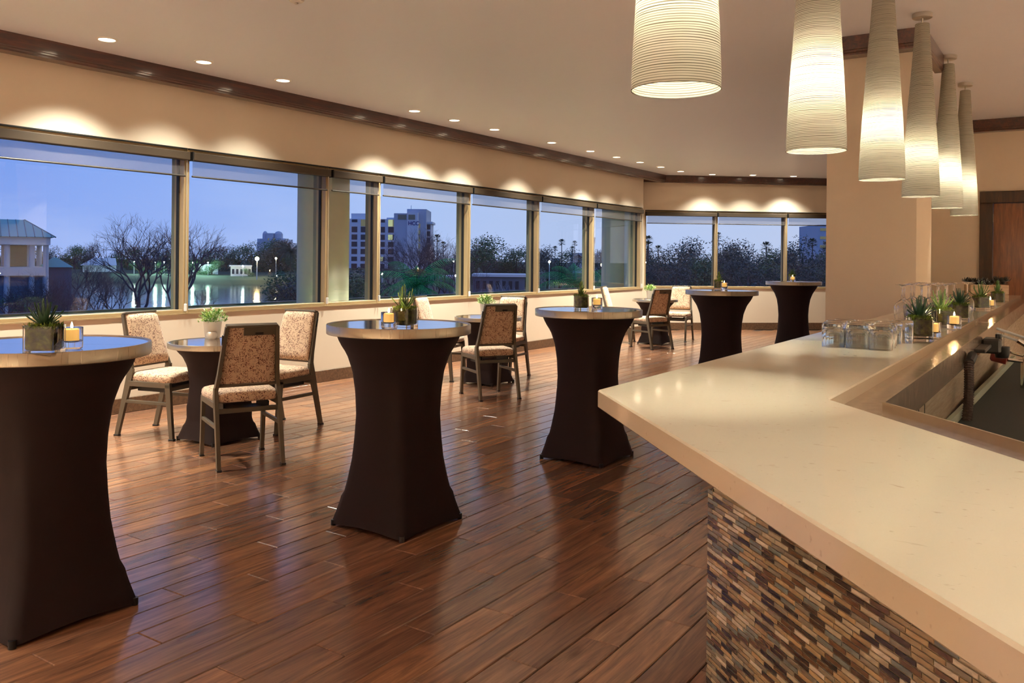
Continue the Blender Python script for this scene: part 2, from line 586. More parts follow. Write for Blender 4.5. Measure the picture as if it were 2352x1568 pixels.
def tile_mat(name, island):
    m = mat(name, lin((110, 96, 76)), 0.16)
    g = NG(m)
    rv = g.n('NewGeometry').outputs['Random Per Island'] if island else g.n('ObjectInfo').outputs['Random']
    wn = g.n('TexWhiteNoise', {'W': rv}, noise_dimensions='1D')
    c = g.ramp(wn.outputs['Value'], [(0.0, lin((44, 36, 28))), (0.12, lin((92, 68, 42))), (0.25, lin((128, 118, 98))),
                                     (0.40, lin((152, 130, 92))), (0.54, lin((176, 162, 132))), (0.68, lin((108, 114, 106))),
                                     (0.76, lin((176, 148, 104))), (0.85, lin((204, 192, 168))), (0.95, lin((62, 48, 32)))], 'CONSTANT')
    off = g.n('VectorMath', {0: wn.outputs['Color'], 1: (9.0, 9.0, 9.0)}, operation='MULTIPLY').outputs[0]
    st = g.noise(g.coord('Object', (30, 120, 120), off), 1.0, 3.0, 0.6, 1.0)
    c = g.mix(g.mrange(st, 0.35, 0.7, 0.0, 0.45), c, lin((60, 46, 34)))
    g.l(c, g.b.inputs['Base Color'])
    g.b.inputs['Coat Weight'].default_value = 0.4
    return m


M['tile'] = tile_mat('mosaic_glass_tile', False)
M['tile_rest'] = tile_mat('mosaic_glass_tile_rest', True)
M['tile_grout'] = mat('mosaic_grout', lin((222, 204, 172)), 0.7)

# plants, wax
m = M['moss'] = mat('moss', lin((66, 82, 24)), 0.9)
g = NG(m); v = g.coord('Object', (1, 1, 1))
g.l(g.ramp(g.noise(v, 70.0, 4.0), [(0.3, lin((44, 60, 12))), (0.55, lin((96, 122, 28))), (0.75, lin((146, 170, 56)))]), g.b.inputs['Base Color'])
g.l(g.bump(g.noise(v, 120.0, 4.0), 0.9, 0.006), g.b.inputs['Normal'])
m = M['moss_block'] = mat('packed_moss', lin((44, 42, 18)), 0.9)
g = NG(m); v = g.coord('Object', (1, 1, 1))
g.l(g.ramp(g.noise(v, 45.0, 4.0), [(0.3, lin((30, 32, 8))), (0.55, lin((66, 76, 20))), (0.78, lin((110, 120, 36)))]), g.b.inputs['Base Color'])
g.l(g.bump(g.noise(v, 80.0, 4.0), 0.8, 0.006), g.b.inputs['Normal'])
M['agave'] = mat('agave_leaf', lin((84, 116, 60)), 0.45)
M['agave_dark'] = mat('dark_agave_leaf', lin((54, 88, 62)), 0.45)
m = M['leaf'] = mat('bright_leaf', lin((120, 150, 60)), 0.45)
g = NG(m)
rv = g.n('NewGeometry').outputs['Random Per Island']
g.l(g.ramp(rv, [(0.0, lin((70, 112, 36))), (0.45, lin((120, 158, 64))), (0.8, lin((176, 196, 110))), (1.0, lin((222, 226, 178)))]), g.b.inputs['Base Color'])
M['dark_succulent'] = mat('dark_succulent', lin((38, 34, 28)), 0.5)
M['ceramic'] = mat('white_ceramic', lin((226, 214, 196)), 0.35)
m = M['wax'] = mat('ivory_wax', lin((240, 222, 180)), 0.5)
m.node_tree.nodes['Principled BSDF'].inputs['Subsurface Weight'].default_value = 0.0
m = M['wax_glow'] = mat('lit_wax', lin((250, 226, 170)), 0.5)
g = NG(m)
g.b.inputs['Emission Color'].default_value = lin((255, 190, 90))
g.b.inputs['Emission Strength'].default_value = 0.55  # wax given its own emission to imitate flame light inside it
M['wick'] = mat('wick', lin((30, 25, 20)), 0.8)

# outdoors
M['grass'] = mat('ground_cover', lin((60, 92, 52)), 0.9)
g = NG(M['grass']); v = g.coord('Object', (1, 1, 1))
g.l(g.ramp(g.noise(v, 6.0, 5.0), [(0.3, lin((104, 150, 84))), (0.7, lin((150, 190, 112)))]), g.b.inputs['Base Color'])
M['bank'] = mat('bank_grass', lin((58, 78, 60)), 0.95)
g = NG(M['bank']); v = g.coord('Object', (1, 1, 1))
g.l(g.ramp(g.noise(v, 0.15, 5.0), [(0.3, lin((30, 44, 38))), (0.7, lin((54, 70, 52)))]), g.b.inputs['Base Color'])
m = M['water'] = mat('lake_water', lin((12, 18, 34)), 0.10)
m.node_tree.nodes['Principled BSDF'].inputs['Specular IOR Level'].default_value = 0.3
g = NG(m)
g.l(g.bump(g.noise(g.coord('Object', (1, 1, 1)), 0.9, 3.0), 0.12, 0.25), g.b.inputs['Normal'])
M['concrete'] = mat('beige_concrete', lin((176, 166, 148)), 0.8)
g = NG(M['concrete']); v = g.coord('Object', (1, 1, 1))
g.l(g.mix(g.noise(v, 5.0, 4.0), lin((208, 198, 178)), lin((222, 212, 192))), g.b.inputs['Base Color'])
M['bark'] = mat('bark', lin((84, 74, 76)), 0.9)
M['twig'] = mat('bare_twig', lin((78, 70, 84)), 0.9)
M['pale_bark'] = mat('pale_bark', lin((150, 150, 160)), 0.9)


def foliage(name, c0, c1):
    m = mat(name, c0, 0.8)
    g = NG(m)
    rv = g.n('NewGeometry').outputs['Random Per Island']
    g.l(g.mix(rv, c0, c1), g.b.inputs['Base Color'])
    return m


M['fol_green'] = foliage('evergreen_leaves', lin((46, 74, 56)), lin((84, 116, 78)))
M['fol_blue'] = foliage('dusky_leaves', lin((50, 66, 70)), lin((80, 98, 96)))
M['fol_brown'] = foliage('brown_leaves', lin((72, 66, 66)), lin((104, 92, 84)))
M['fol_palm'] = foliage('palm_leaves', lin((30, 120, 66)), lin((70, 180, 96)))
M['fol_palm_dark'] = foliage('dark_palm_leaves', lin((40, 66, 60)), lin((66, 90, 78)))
M['white_wall'] = mat('white_render', lin((214, 214, 222)), 0.8)
M['grey_wall'] = mat('grey_render', lin((176, 182, 198)), 0.8)
M['blue_wall'] = mat('slate_render', lin((90, 104, 128)), 0.8)
M['dark_glass'] = mat('dark_glazing', lin((44, 42, 56)), 0.25)
M['teal_roof'] = mat('teal_metal_roof', lin((86, 152, 160)), 0.5, 0.2)
M['teal_seam'] = mat('roof_seam', lin((50, 98, 110)), 0.5, 0.2)
M['red_roof'] = mat('red_tile_roof', lin((150, 84, 78)), 0.8)
M['blue_sign'] = mat('navy_letters', lin((14, 30, 120)), 0.5)
M['lamp_post'] = mat('lamp_post', lin((180, 190, 200)), 0.6)

# ================================================================== the room shell
ZC = 3.15                     # ceiling
SILL, HEAD = 0.86, 2.445
WX = -7.11                    # window wall plane
WIN_END = 15.29
LW = empty('wall_left', (WX, 0, 0), PI / 2); LW['kind'] = 'structure'       # local x runs along the wall, local y outward
MB().box(-0.49, WIN_END, 0, 0.30, 0, SILL).box(-5, -0.49, 0, 0.3, 0, ZC).box(-0.49, WIN_END, 0, 0.30, HEAD, ZC).build('wall_panel', M['wall'], LW)
MB().box(-0.49, WIN_END, -0.012, 0.16, SILL - 0.008, SILL + 0.004).build('sill_ledge', M['frame'], LW)

BU = Vector((0.7676, 0.6410)); BO = Vector((-7.36, 15.92)); BA = math.atan2(BU.y, BU.x)
BLEN = 8.0
BW = empty('wall_back', (BO.x, BO.y, 0), BA); BW['kind'] = 'structure'
MB().box(-0.35, BLEN, 0, 0.30, 0, SILL).box(-0.35, 0.0, 0, 0.3, SILL, HEAD).box(-0.35, BLEN, 0, 0.30, HEAD, ZC).build('wall_panel', M['wall'], BW)
MB().box(0, BLEN, -0.012, 0.16, SILL - 0.008, SILL + 0.004).build('sill_ledge', M['frame'], BW)
# short return where the window wall steps back
o = MB().prism([(WX, WIN_END), (WX - 0.3, WIN_END), (WX - 0.6, WIN_END + 0.45), (WX - 0.28, WIN_END + 0.62)], 0, ZC).build('wall_return', M['wall'], kind='structure')

# pillar and the walls behind the bar
o = MB().box(-1.666, -1.012, 7.0, 7.773, 0, ZC).build('wall_pillar', M['wall'], kind='structure')
o = MB().box(-1.666, -1.534, 7.773, 22.5, 0, ZC).build('wall_partition', M['wall'], kind='structure')
bk = MB().box(-1.534, -1.0, 11.8, 12.0, 0, ZC).box(-1.0, 0.2, 11.8, 12.0, 2.29, ZC).box(0.2, 3.6, 11.8, 12.0, 0, ZC).build('wall_bar', M['wall'], kind='structure')
MB().box(3.4, 3.6, -5, 11.8, 0, ZC).build('wall_right', M['wall'], kind='structure')
MB().box(-7.3, 3.6, -5.2, -5, 0, ZC).build('wall_rear', M['wall'], kind='structure')
MB().box(-9, 4, -5.2, 24, ZC, ZC + 0.1).build('ceiling', M['ceiling'], kind='structure')

# crown beams (trim) and baseboards
CROWN = [(0, ZC), (0.15, ZC), (0.15, 3.045), (0.142, 3.040), (0.142, 3.028), (0.128, 3.020), (0.128, 3.006), (0, 3.006)]


def crown_rings(stations):
    """stations: list of (function e,z -> world point)"""
    return [[f(e, z) for e, z in CROWN] for f in stations]


BN = Vector((BU.y, -BU.x))    # into the room from the back wall


def left_end(e, z):           # the left beam dies into the face of the back beam
    x = WX + e
    s = (x - BO.x - BN.x * 0.16) / BU.x
    return (x, BO.y + BN.y * 0.16 + BU.y * s, z)


mb = MB(); mb.rings(crown_rings([lambda e, z: (WX + e, -5, z), left_end]))
mb.build('trim_1', M['trim_wood'], kind='structure')
mb = MB(); mb.rings(crown_rings([lambda e, z: tuple(BO + BU * -0.1 + BN * e) + (z,), lambda e, z: tuple(BO + BU * 7.6 + BN * e) + (z,)]))
mb.build('trim_2', M['trim_wood'], kind='structure')
mb = MB()                     # crown wrapping the pillar
px0, px1, py0, py1 = -1.666, -1.012, 7.0, 7.9
mb.rings(crown_rings([lambda e, z: (px0 - e * 0.4, py1, z), lambda e, z: (px0 - e * 0.4, py0 - e, z), lambda e, z: (px1 + e * 0.45, py0 - e, z), lambda e, z: (px1 + e * 0.45, py1, z)]))
mb.build('trim_3', M['trim_wood'], kind='structure')
mb = MB(); mb.rings(crown_rings([lambda e, z: (-1.534, 11.8 - e, z), lambda e, z: (3.5, 11.8 - e, z)]))
mb.build('trim_4', M['trim_wood'], kind='structure')
MB().cbox(-5, WIN_END, -0.018, 0.0, 0.0, 0.135, 0.004).build('baseboard_left', M['base_wood'], None, (WX, 0, 0), PI / 2, kind='structure')
MB().cbox(-0.2, 7.4, -0.018, 0.0, 0.0, 0.15, 0.004).build('baseboard_back', M['base_wood'], None, (BO.x, BO.y, 0), BA, kind='structure')

# ---- windows -------------------------------------------------------
SHADES = []


def window(parent_loc, rz, s0, s1, idx, label):
    wn = empty('window_%d' % idx, parent_loc, rz); wn['kind'] = 'structure'
    j = 0.030
    MB().cbox(s0 + .002, s0 + j, 0.02, 0.17, SILL, HEAD, .003).build('jamb', M['frame'], wn)
    MB().cbox(s1 - j, s1 - .002, 0.02, 0.17, SILL, HEAD, .003).build('jamb', M['frame'], wn)
    MB().cbox(s0 + j, s1 - j, 0.022, 0.17, SILL + .004, SILL + .036, .003).build('bottom_rail', M['frame'], wn)
    MB().cbox(s0 + j, s1 - j, 0.022, 0.17, HEAD - .036, HEAD - .004, .003).build('head_rail', M['frame'], wn)
    MB().box(s0 + j, s1 - j, 0.10, 0.106, SILL + .03, HEAD - .03).build('pane', M['pane'], wn)
    MB().box(s1 - j - .012, s1 - j, 0.085, 0.12, SILL + .036, HEAD - .036).box(s0 + j, s0 + j + .012, 0.085, 0.12, SILL + .036, HEAD - .036).build('gasket', M['frame_dark'], wn)
    MB().box(s1 - .012, s1 + .012, 0.03, 0.17, SILL, HEAD).build('mullion_core', M['frame_dark'], wn)
    MB().cbox(s1 - .016, s1 + .016, 0.17, 0.235, SILL - .05, HEAD + .05, .004).build('mullion_fin', M['fin'], wn)
    MB().box(s0 + .01, s1 - .01, -0.004, 0.02, HEAD - .012, HEAD).build('shadow_gap', M['frame_dark'], wn)
    # the roller shade
    t = thing('roller_shade', label, 'roller shade', (0, 0, 0), 0, 'roller shades along the windows')
    t.location = parent_loc; t.rotation_euler.z = rz
    a, b = s0 + .012, s1 - .012
    MB().cbox(a + .012, b, -0.055, 0.035, 2.327, 2.405, .006).build('cassette', M['cassette'], t)
    MB().cbox(a, a + .012, -0.06, 0.04, 2.322, 2.41, .003).build('end_cap', M['black_plastic'], t)
    n = 40
    top, bot = [], []
    for k in range(n + 1):
        x = a + .03 + (b - a - .06) * k / n
        wv_ = .0035 * math.sin(k * 1.7 + idx) + .002 * math.sin(k * .6)
        top.append((x, -0.008, 2.33)); bot.append((x, -0.010 + wv_ * .5, 2.18))
    f = MB(); f.rings([top, bot], False, False, False); f.build('shade_fabric', M['sheer'], t, smooth=60)
    MB().tube([(a + .025, -0.01, 2.176), (b - .025, -0.01, 2.176)], 0.009, 8).build('hem_bar', M['hem'], t)
    c = MB().tube([(b - .022, -0.03, 2.33), (b - .022, -0.03, 0.93)], 0.0035, 6).build('bead_chain', M['chain'], t)
    MB().cbox(b - .032, b - .012, -0.04, -0.012, 0.885, 0.955, .004).build('chain_tensioner', M['white_plastic'], t)
    return wn


seams = [-0.49, 1.355, 3.20, 5.05, 6.89, 7.75, 9.60, 11.44, 13.28, 15.24]
names = ['roller shade on the window beside the rear wall of the room, behind the camera', 'roller shade on the window just outside the photo, before the nearest one',
         'half-raised sheer shade on the wide window behind the nearest tall table',
         'half-raised sheer shade on the window showing the lake and the bright street lamp',
         'half-raised sheer shade on the narrow window beside the round concrete column',
         'half-raised sheer shade on the window facing the white office block',
         'half-raised sheer shade on the window facing the long low white roof',
         'half-raised sheer shade on the window facing the castle-like tower',
         'half-raised sheer shade on the last long-wall window, next to the room corner']
wi = 1
for i in range(2, len(seams) - 1):
    window((WX, 0, 0), PI / 2, seams[i], seams[i + 1], wi, names[i]); wi += 1
for i in range(0, 2):
    window((WX, 0, 0), PI / 2, seams[i], seams[i + 1], wi + 10, names[i])
bs = [0.005, 1.517, 3.015, 4.54, 6.05]
bn = ['half-raised sheer shade on the end-wall window right beside the room corner', 'half-raised sheer shade on the middle end-wall window above the tall tables',
      'half-raised sheer shade on the end-wall window partly hidden by the pillar', 'sheer shade on the end-wall window wholly behind the pillar']
for i in range(4):
    window((BO.x, BO.y, 0), BA, bs[i], bs[i + 1], wi, bn[i]); wi += 1

# ---- door ----------------------------------------------------------
d = empty('door_1', (-1.0, 11.8, 0)); d['kind'] = 'structure'
MB().cbox(0, .14, -.03, .12, 0, 2.15, .004).build('casing', M['casing_wood'], d)
MB().cbox(1.06, 1.2, -.03, .12, 0, 2.15, .004).build('casing', M['casing_wood'], d)
MB().cbox(0, 1.2, -.03, .12, 2.15, 2.29, .004).build('casing_head', M['casing_wood'], d)
MB().cbox(.143, 1.057, .03, .08, .01, 2.146, .003).build('door_leaf', M['door_wood'], d)
for z in (1.92, 1.1, 0.25):
    MB().cbox(.128, .143, .012, .032, z, z + .1, .002).build('hinge', M['nickel'], d)
MB().tube([(0.99, .03, 1.0), (0.99, -.03, 1.0), (0.88, -.03, 1.0)], .01, 8).build('handle', M['nickel'], d)

# ---- floor ---------------------------------------------------------
fl = MB().box(-7.4, 3.6, -5.2, 22.0, -0.12, -0.006).build('floor', M['grout'], kind='structure')
PW, PP, PL = 0.1496, 0.1536, 0.933


def plank_verts(x0, x1, y0, y1, b=0.003, zt=0.0, zb=-0.0058):
    vs = [(x0, y0, zb), (x1, y0, zb), (x1, y1, zb), (x0, y1, zb),
          (x0, y0, zt - b), (x1, y0, zt - b), (x1, y1, zt - b), (x0, y1, zt - b),
          (x0 + b, y0 + b, zt), (x1 - b, y0 + b, zt), (x1 - b, y1 - b, zt), (x0 + b, y1 - b, zt)]
    fs = [(8, 9, 10, 11)] + [(4 + i, 4 + (i + 1) % 4, 8 + (i + 1) % 4, 8 + i) for i in range(4)] + [(i, (i + 1) % 4, 4 + (i + 1) % 4, 4 + i) for i in range(4)]
    return vs, fs


def in_room(x, y):
    # inside window wall, back wall and behind nothing
    q = Vector((x, y)) - BO
    if q.dot(BN) < 0.0: return False
    if x > -1.6 and y > 11.8: return False
    return True


cells = []
k0 = int(math.floor((-7.11 + 3.222) / PP)); k1 = int((3.4 + 3.222) / PP)
for k in range(k0, k1 + 1):
    x = -3.222 + PP * k
    y = 2.185 + 0.311 * (k % 3) - PL * 9
    while y < 21.5:
        cx_, cy_ = x + PW / 2, y + PL / 2
        if in_room(cx_, y) and in_room(cx_, y + PL * .5):
            pr = proj((cx_, cy_, 0)); sc_ = -1
            if pr and -120 < pr[0] < 2000 and 600 < pr[1] < 1700:
                sc_ = 1.0 / pr[2] ** 3
                if cx_ > -0.4: sc_ = -1
            cells.append((sc_, x, y))
        y += PL
cells.sort(reverse=True)
vs, fs = plank_verts(-PW / 2, PW / 2, -PL / 2 + .0015, PL / 2 - .0015)
pm = bpy.data.meshes.new('plank'); pm.from_pydata(vs, [], fs); pm.materials.append(M['plank'])
rest = MB()
for i, (sc_, x, y) in enumerate(cells):
    if i < 300 and sc_ > 0:
        o = bpy.data.objects.new('plank', pm); COL.objects.link(o); o.parent = fl
        o.location = (x + PW / 2, y + PL / 2, rnd.uniform(-.0006, 0))
    else:
        a, b = plank_verts(x, x + PW, y + .0015, y + PL - .0015)
        rest.add(a, b)
rest.build('distant_planks', M['plank_rest'], fl, kind='stuff')

# ================================================================== ceiling fixtures
DL = [(-6.52, 3.87), (-6.52, 4.78), (-6.52, 5.69), (-6.52, 7.68), (-6.52, 8.45), (-6.52, 9.33), (-6.51, 10.80), (-6.48, 11.95), (-6.47, 12.85), (-6.45, 13.73),
      (-6.44, 14.61), (-6.42, 15.50), (-6.10, 16.35), (-5.44, 16.85), (-4.80, 17.45)]
DLN = ['nearest the camera, at the upper left', 'second from the camera along the window wall', 'third from the camera, before the long dark gap',
       'fourth along the window wall, just after the long gap', 'fifth along the window wall, middle of a close trio', 'sixth along the window wall, last of a close trio',
       'seventh along the window wall', 'eighth along the window wall, above the castle-tower window', 'ninth along the window wall', 'tenth along the window wall',
       'eleventh along the window wall, just before the beam corner', 'twelfth along the window wall, right at the beam corner', 'first along the end wall from the corner', 'second along the end wall',
       'third along the end wall, nearest the pillar']
ring_p = [(.062, .0), (.062, -.006), (.066, -.009), (.080, -.006), (.083, 0)]


def downlight(x, y, label, power=1.0, cone=106, blend=1.0):
    t = thing('downlight', 'small round recessed downlight ' + label, 'downlight', (x, y, ZC), 0, 'recessed ceiling downlights')
    MB().lathe(ring_p, 28).build('trim_ring', M['white_metal'], t, smooth=40)
    MB().lathe([(.0, -.003), (.063, -.003)], 28).build('lens', M['lens'], t)
    ld = bpy.data.lights.new('downlight_lamp', 'SPOT'); ld.energy = DOWNLIGHT_W * power; ld.color = WARM
    ld.spot_size = R(cone); ld.spot_blend = blend; ld.shadow_soft_size = 0.05
    lo = bpy.data.objects.new('downlight_lamp', ld); COL.objects.link(lo); lo.parent = t; lo.location = (0, 0, -.03)
    return t


DLP = [.75, .34, .30, .75, .75, .6, .5, .45, .95, .5, .45, .4, .35, .3, .45]
for (x, y), n_, p_ in zip(DL, DLN, DLP): downlight(x, y, n_, p_)
for x, y, p_, n_ in ((-6.52, 2.05, 1.0, 'behind the left frame edge over the nearest window'), (-6.52, 1.1, 1.0, 'over the window before the nearest one'),
                     (-4.6, -1.0, 2.2, 'added as fill behind the camera, window side'), (-2.6, -1.8, 1.2, 'added as fill behind the camera, middle'),  # unseen lamps added to brighten the room from behind the camera
                     (0.30, 1.75, .13, 'over the near bar leg, inner side'), (0.95, 1.0, .13, 'over the near bar leg, outer end'),
                     (2.7, 2.6, 2.6, 'added as fill over the bartenders aisle, near end'), (2.7, 6.0, 2.6, 'added as fill over the bartenders aisle, middle'), (2.7, 9.6, 2.6, 'added as fill over the bartenders aisle, far end'),  # unseen lamps added to wash the right wall and lift the ceiling
                     (-5.2, -4.3, 4.2, 'added as fill along the rear wall, window side'), (-2.2, -4.3, 4.2, 'added as fill along the rear wall, middle'), (0.8, -4.3, 4.2, 'added as fill along the rear wall, bar side')):  # unseen lamps added so the rear wall bounces light up
    downlight(x, y, n_, p_)

# smoke detector peeping in at the top edge
p = atz(681, -6, ZC)
t = thing('smoke_detector', 'small white detector dome on the ceiling at the top edge', 'smoke detector', (p.x, p.y, ZC))
MB().lathe([(.055, 0), (.055, -.012), (.045, -.03), (.03, -.035)], 24, cap1=True).build('body', M['white_plastic'], t, smooth=40)
MB().lathe([(.0, -.036), (.012, -.037), (.012, -.045), (.0, -.046)], 12).build('sensor', M['nickel'], t, smooth=40)

# ---- pendants ------------------------------------------------------
PX = -0.915
PY = [2.17, 3.66, 5.09, 6.50, 7.93, 9.22]
PZ = 1.876
SHP = [(0.0, .1195), (.03, .121), (.1, .1185), (.218, .1125), (.34, .1055), (.455, .0975), (.64, .0865), (.85, .069), (1.05, .055), (1.2, .0455)]


def make_pendant(label, y):
    t = thing('pendant_lamp', label, 'pendant lamp', (PX, y, ZC), 0, 'cone pendant lamps over the bar')
    MB().lathe([(.0, 0), (.062, 0), (.065, -.004), (.065, -.03), (.06, -.034), (.0, -.034)], 32).build('canopy', M['nickel'], t, smooth=40)
    zt = PZ + 1.2 - ZC
    MB().tube([(0, 0, -.034), (0, 0, zt)], .006, 8).build('stem', M['nickel'], t, smooth=60)
    prof = []
    for i in range(41):
        h = 1.2 * i / 40
        prof.append((interp(SHP, h), h))
    sh = MB().lathe(prof, 48).build('shade', M['shade'], t, (0, 0, PZ - ZC), smooth=60)
    MB().lathe([(.0, 0.0), (.0445, 0.0), (.0445, .006), (.0, .008)], 24).build('top_cap', M['nickel'], t, (0, 0, zt - .004), smooth=40)
    MB().lathe([(.1195, -.0015), (.1215, -.0015), (.1215, .002), (.1195, .002), (.1195, -.0015)], 48).build('rim', M['shade'], t, (0, 0, PZ - ZC), smooth=40)
    MB().tube([(0, 0, zt), (0, 0, PZ + .39 - ZC)], .004, 6).build('inner_rod', M['white_metal'], t)
    MB().lathe([(.0, -.045), (.02, -.038), (.03, -.015), (.028, .01), (.015, .04), (.013, .06), (.0, .06)], 16).build('bulb', M['bulb'], t, (0, 0, PZ + .33 - ZC), smooth=60)
    ld = bpy.data.lights.new('pendant_bulb', 'POINT'); ld.energy = PENDANT_W; ld.color = (1.0, .985, .82); ld.shadow_soft_size = .035
    lo = bpy.data.objects.new('pendant_bulb', ld); COL.objects.link(lo); lo.parent = t; lo.location = (0, 0, PZ + .31 - ZC)
    return t


PN = ['thread-wound cone pendant nearest the camera, its top cut off by the frame', 'thread-wound cone pendant second from the camera, top cut off, over the bar',
      'thread-wound cone pendant third from the camera, narrow top just cut off', 'thread-wound cone pendant fourth from the camera, in front of the pillar beam corner',
      'pale bright thread-wound cone pendant fifth from the camera', 'farthest thread-wound cone pendant, next to the door']
P0 = make_pendant(PN[0], PY[0])
for n_, y, f_ in zip(PN[1:], PY[1:], (1.0, .8, .5, .85, .6)):
    t = dup(P0, (PX, y, ZC), label=n_)
    for ch in t.children:
        if ch.type == 'LIGHT': ch.data = ch.data.copy(); ch.data.energy *= f_

# ================================================================== the bar
ZS = 1.067
LD = Vector((0.674, -0.739)); LN = Vector((0.739, 0.674))      # second leg: along / inward normal
SA = Vector((-1.055, 2.0)); SI = Vector((-0.518, 2.218))
LLEN = 2.6
o2 = SA + LD * LLEN; i2 = SI + LD * (LLEN + .12)
slab = [tuple(SA), tuple(o2), tuple(i2), tuple(SI), (-0.518, 10.9), (-1.0, 10.9), (-1.0, 6.985), (-1.055, 6.985)]
bar = thing('bar_countertop', 'long cream quartz bar countertop with a pointed corner and specks', 'bar counter', (0, 0, 0))
MB().cprism(slab, 1.018, ZS, .004).build('slab', M['quartz'], bar)

# bar front: core, grout and mosaic tiles
DC = Vector((-0.537, 1.436)); DD = Vector((0.722, -0.692)).normalized(); DNn = Vector((-DD.y * -1, DD.x * -1))
DNn = Vector((DD.y, -DD.x))                                    # outward (towards the customers)
if DNn.dot(Vector((-1, -1))) < 0: DNn = -DNn
bf = thing('bar_cabinet', 'mosaic-tiled bar body of small brown, grey and cream glass strips', 'bar', (DC.x, DC.y, 0), math.atan2(DD.y, DD.x))
# local x along the second leg, local -y outward
inv = Matrix.Rotation(-math.atan2(DD.y, DD.x), 2)


def loc2(p): return tuple(inv @ (Vector(p) - DC))


core = [loc2(p) for p in (DC + Vector((0.008, 0.004)), DC + DD * 1.9 + Vector((.004, .008)), DC + DD * 1.9 - DNn * .10, DC - DNn * .05 + Vector((.05, .05)), (-0.47, 10.9), (-0.529, 10.9))]
MB().prism(core, 0, 1.018).build('core', M['tile_grout'], bf)
TL, TH, GAP = 0.0378, 0.00785, 0.0016
tv, tf = [], []


def tile_geo(l, h, d=.0013, b=.0004):
    x0, x1, z0, z1 = 0, l, 0, h
    vs = [(x0, 0, z0), (x1, 0, z0), (x1, 0, z1), (x0, 0, z1), (x0, -d + b, z0), (x1, -d + b, z0), (x1, -d + b, z1), (x0, -d + b, z1),
          (x0 + b, -d, z0 + b), (x1 - b, -d, z0 + b), (x1 - b, -d, z1 - b), (x0 + b, -d, z1 - b)]
    fs = [(8, 9, 10, 11)] + [(4 + i, 4 + (i + 1) % 4, 8 + (i + 1) % 4, 8 + i) for i in range(4)] + [(i, (i + 1) % 4, 4 + (i + 1) % 4, 4 + i) for i in range(4)]
    return vs, fs


vs, fs = tile_geo(TL - GAP, TH - GAP)
tm = bpy.data.meshes.new('tile'); tm.from_pydata(vs, [], fs); tm.materials.append(M['tile'])
cand, restt = [], MB()
rows = int(1.012 / TH)
for r_ in range(rows):
    z = 1.012 - TH * (r_ + 1)
    offx = (0.0, .5, .25, .75, .1)[r_ % 5] * TL if r_ % 2 else (0.0 if r_ % 4 else TL * .5)
    nx = int(1.85 / TL)
    for c_ in range(-1, nx):
        x = c_ * TL + offx
        if x < 0: x0_, l_ = 0.0, x + TL
        else: x0_, l_ = x, TL
        if l_ < .008: continue
        full = x >= 0
        wp = DC + DD * (x0_ + l_ / 2)
        pr = proj((wp.x, wp.y, z))
        vis = pr is not None and 1600 < pr[0] < 2352 and pr[1] < 1575
        # hidden behind the overhanging slab edge?
        if vis and full: cand.append((-pr[2], x0_, z))
        else:
            a, b = tile_geo(l_ - GAP, TH - GAP); restt.add([(p[0] + x0_, p[1], p[2] + z) for p in a], b)
cand.sort(reverse=True)
vis_first = [c for c in cand]
keep = []
for c in vis_first:
    # keep those the slab does not cover from the camera
    wp = DC + DD * (c[1] + TL / 2)
    P_ = Vector((wp.x, wp.y, c[2])); dv = P_ - Vector((0, 0, EYE))
    tt = (1.018 - EYE) / dv.z if dv.z < 0 else 2
    if 0 < tt < 1:
        q = Vector((0, 0, EYE)) + dv * tt
        inside = (Vector((q.x, q.y)) - SA).dot(LN) > 0
        if inside: restt.add([(p[0] + c[1], p[1], p[2] + c[2]) for p in vs], fs); continue
    keep.append(c)
for i, c in enumerate(keep):
    if i < 300:
        o = bpy.data.objects.new('tile', tm); COL.objects.link(o); o.parent = bf; o.location = (c[1], rnd.uniform(-.0004, .0003), c[2])
    else:
        restt.add([(p[0] + c[1], p[1], p[2] + c[2]) for p in vs], fs)
restt.build('mosaic_field', M['tile_rest'], bf, kind='stuff')
# the long face towards the windows
ll = 10.9 - DC.y
RT = Matrix.Rotation(-math.atan2(DD.y, DD.x), 3, 'Z')
lt = MB()
for r_ in range(rows):
    z = 1.012 - TH * (r_ + 1)
    if z > 0.0:
        y = DC.y + (r_ % 2) * TL * 1.5
        while y < 10.85:
            # longer strips on this unseen face
            x0 = -0.529
            q = [(x0, y, z), (x0, y + TL * 3 - GAP, z), (x0, y + TL * 3 - GAP, z + TH - GAP), (x0, y, z + TH - GAP)]
            lt.add([loc2((p[0], p[1])) + (p[2],) for p in q] + [loc2((p[0] - .0013, p[1])) + (p[2],) for p in q],
                   [(4, 5, 6, 7), (0, 1, 5, 4), (3, 2, 6, 7), (0, 4, 7, 3), (1, 5, 6, 2)])
            y += TL * 3
lt.build('mosaic_long_side', M['tile_rest'], bf, kind='stuff')

# steel drip ledge with raised inner flange
st = thing('drip_ledge', 'worn stainless drip ledge with raised flange along the inside of the bar', 'drip ledge', (0, 0, 0))
FB = Vector((-0.415, 2.345))
ledge = [(-0.56, 2.05), tuple(SI + LD * LLEN - LN * .02), tuple(FB + LD * LLEN), tuple(FB), (-0.415, 10.9), (-0.56, 10.9)]
MB().prism(ledge, 1.0, 1.03).build('ledge_pan', M['steel'], st)
ft = .007
fl_out = [tuple(FB), (-0.415, 10.9), (-0.415 + ft, 10.9), tuple(FB + Vector((ft, ft * .45))), tuple(FB + LD * LLEN + LN * ft), tuple(FB + LD * LLEN)]
MB().prism(fl_out, 0.955, 1.053).build('flange', M['steel'], st)
MB().box(-.53, -.416, 6.3, 6.312, 1.03, 1.0315).build('joint_strip', M['nickel'], st)
MB().box(-0.442, -0.43, 1.70, 10.9, 0.05, 0.998).build('back_panel', M['steel_panel'], st)
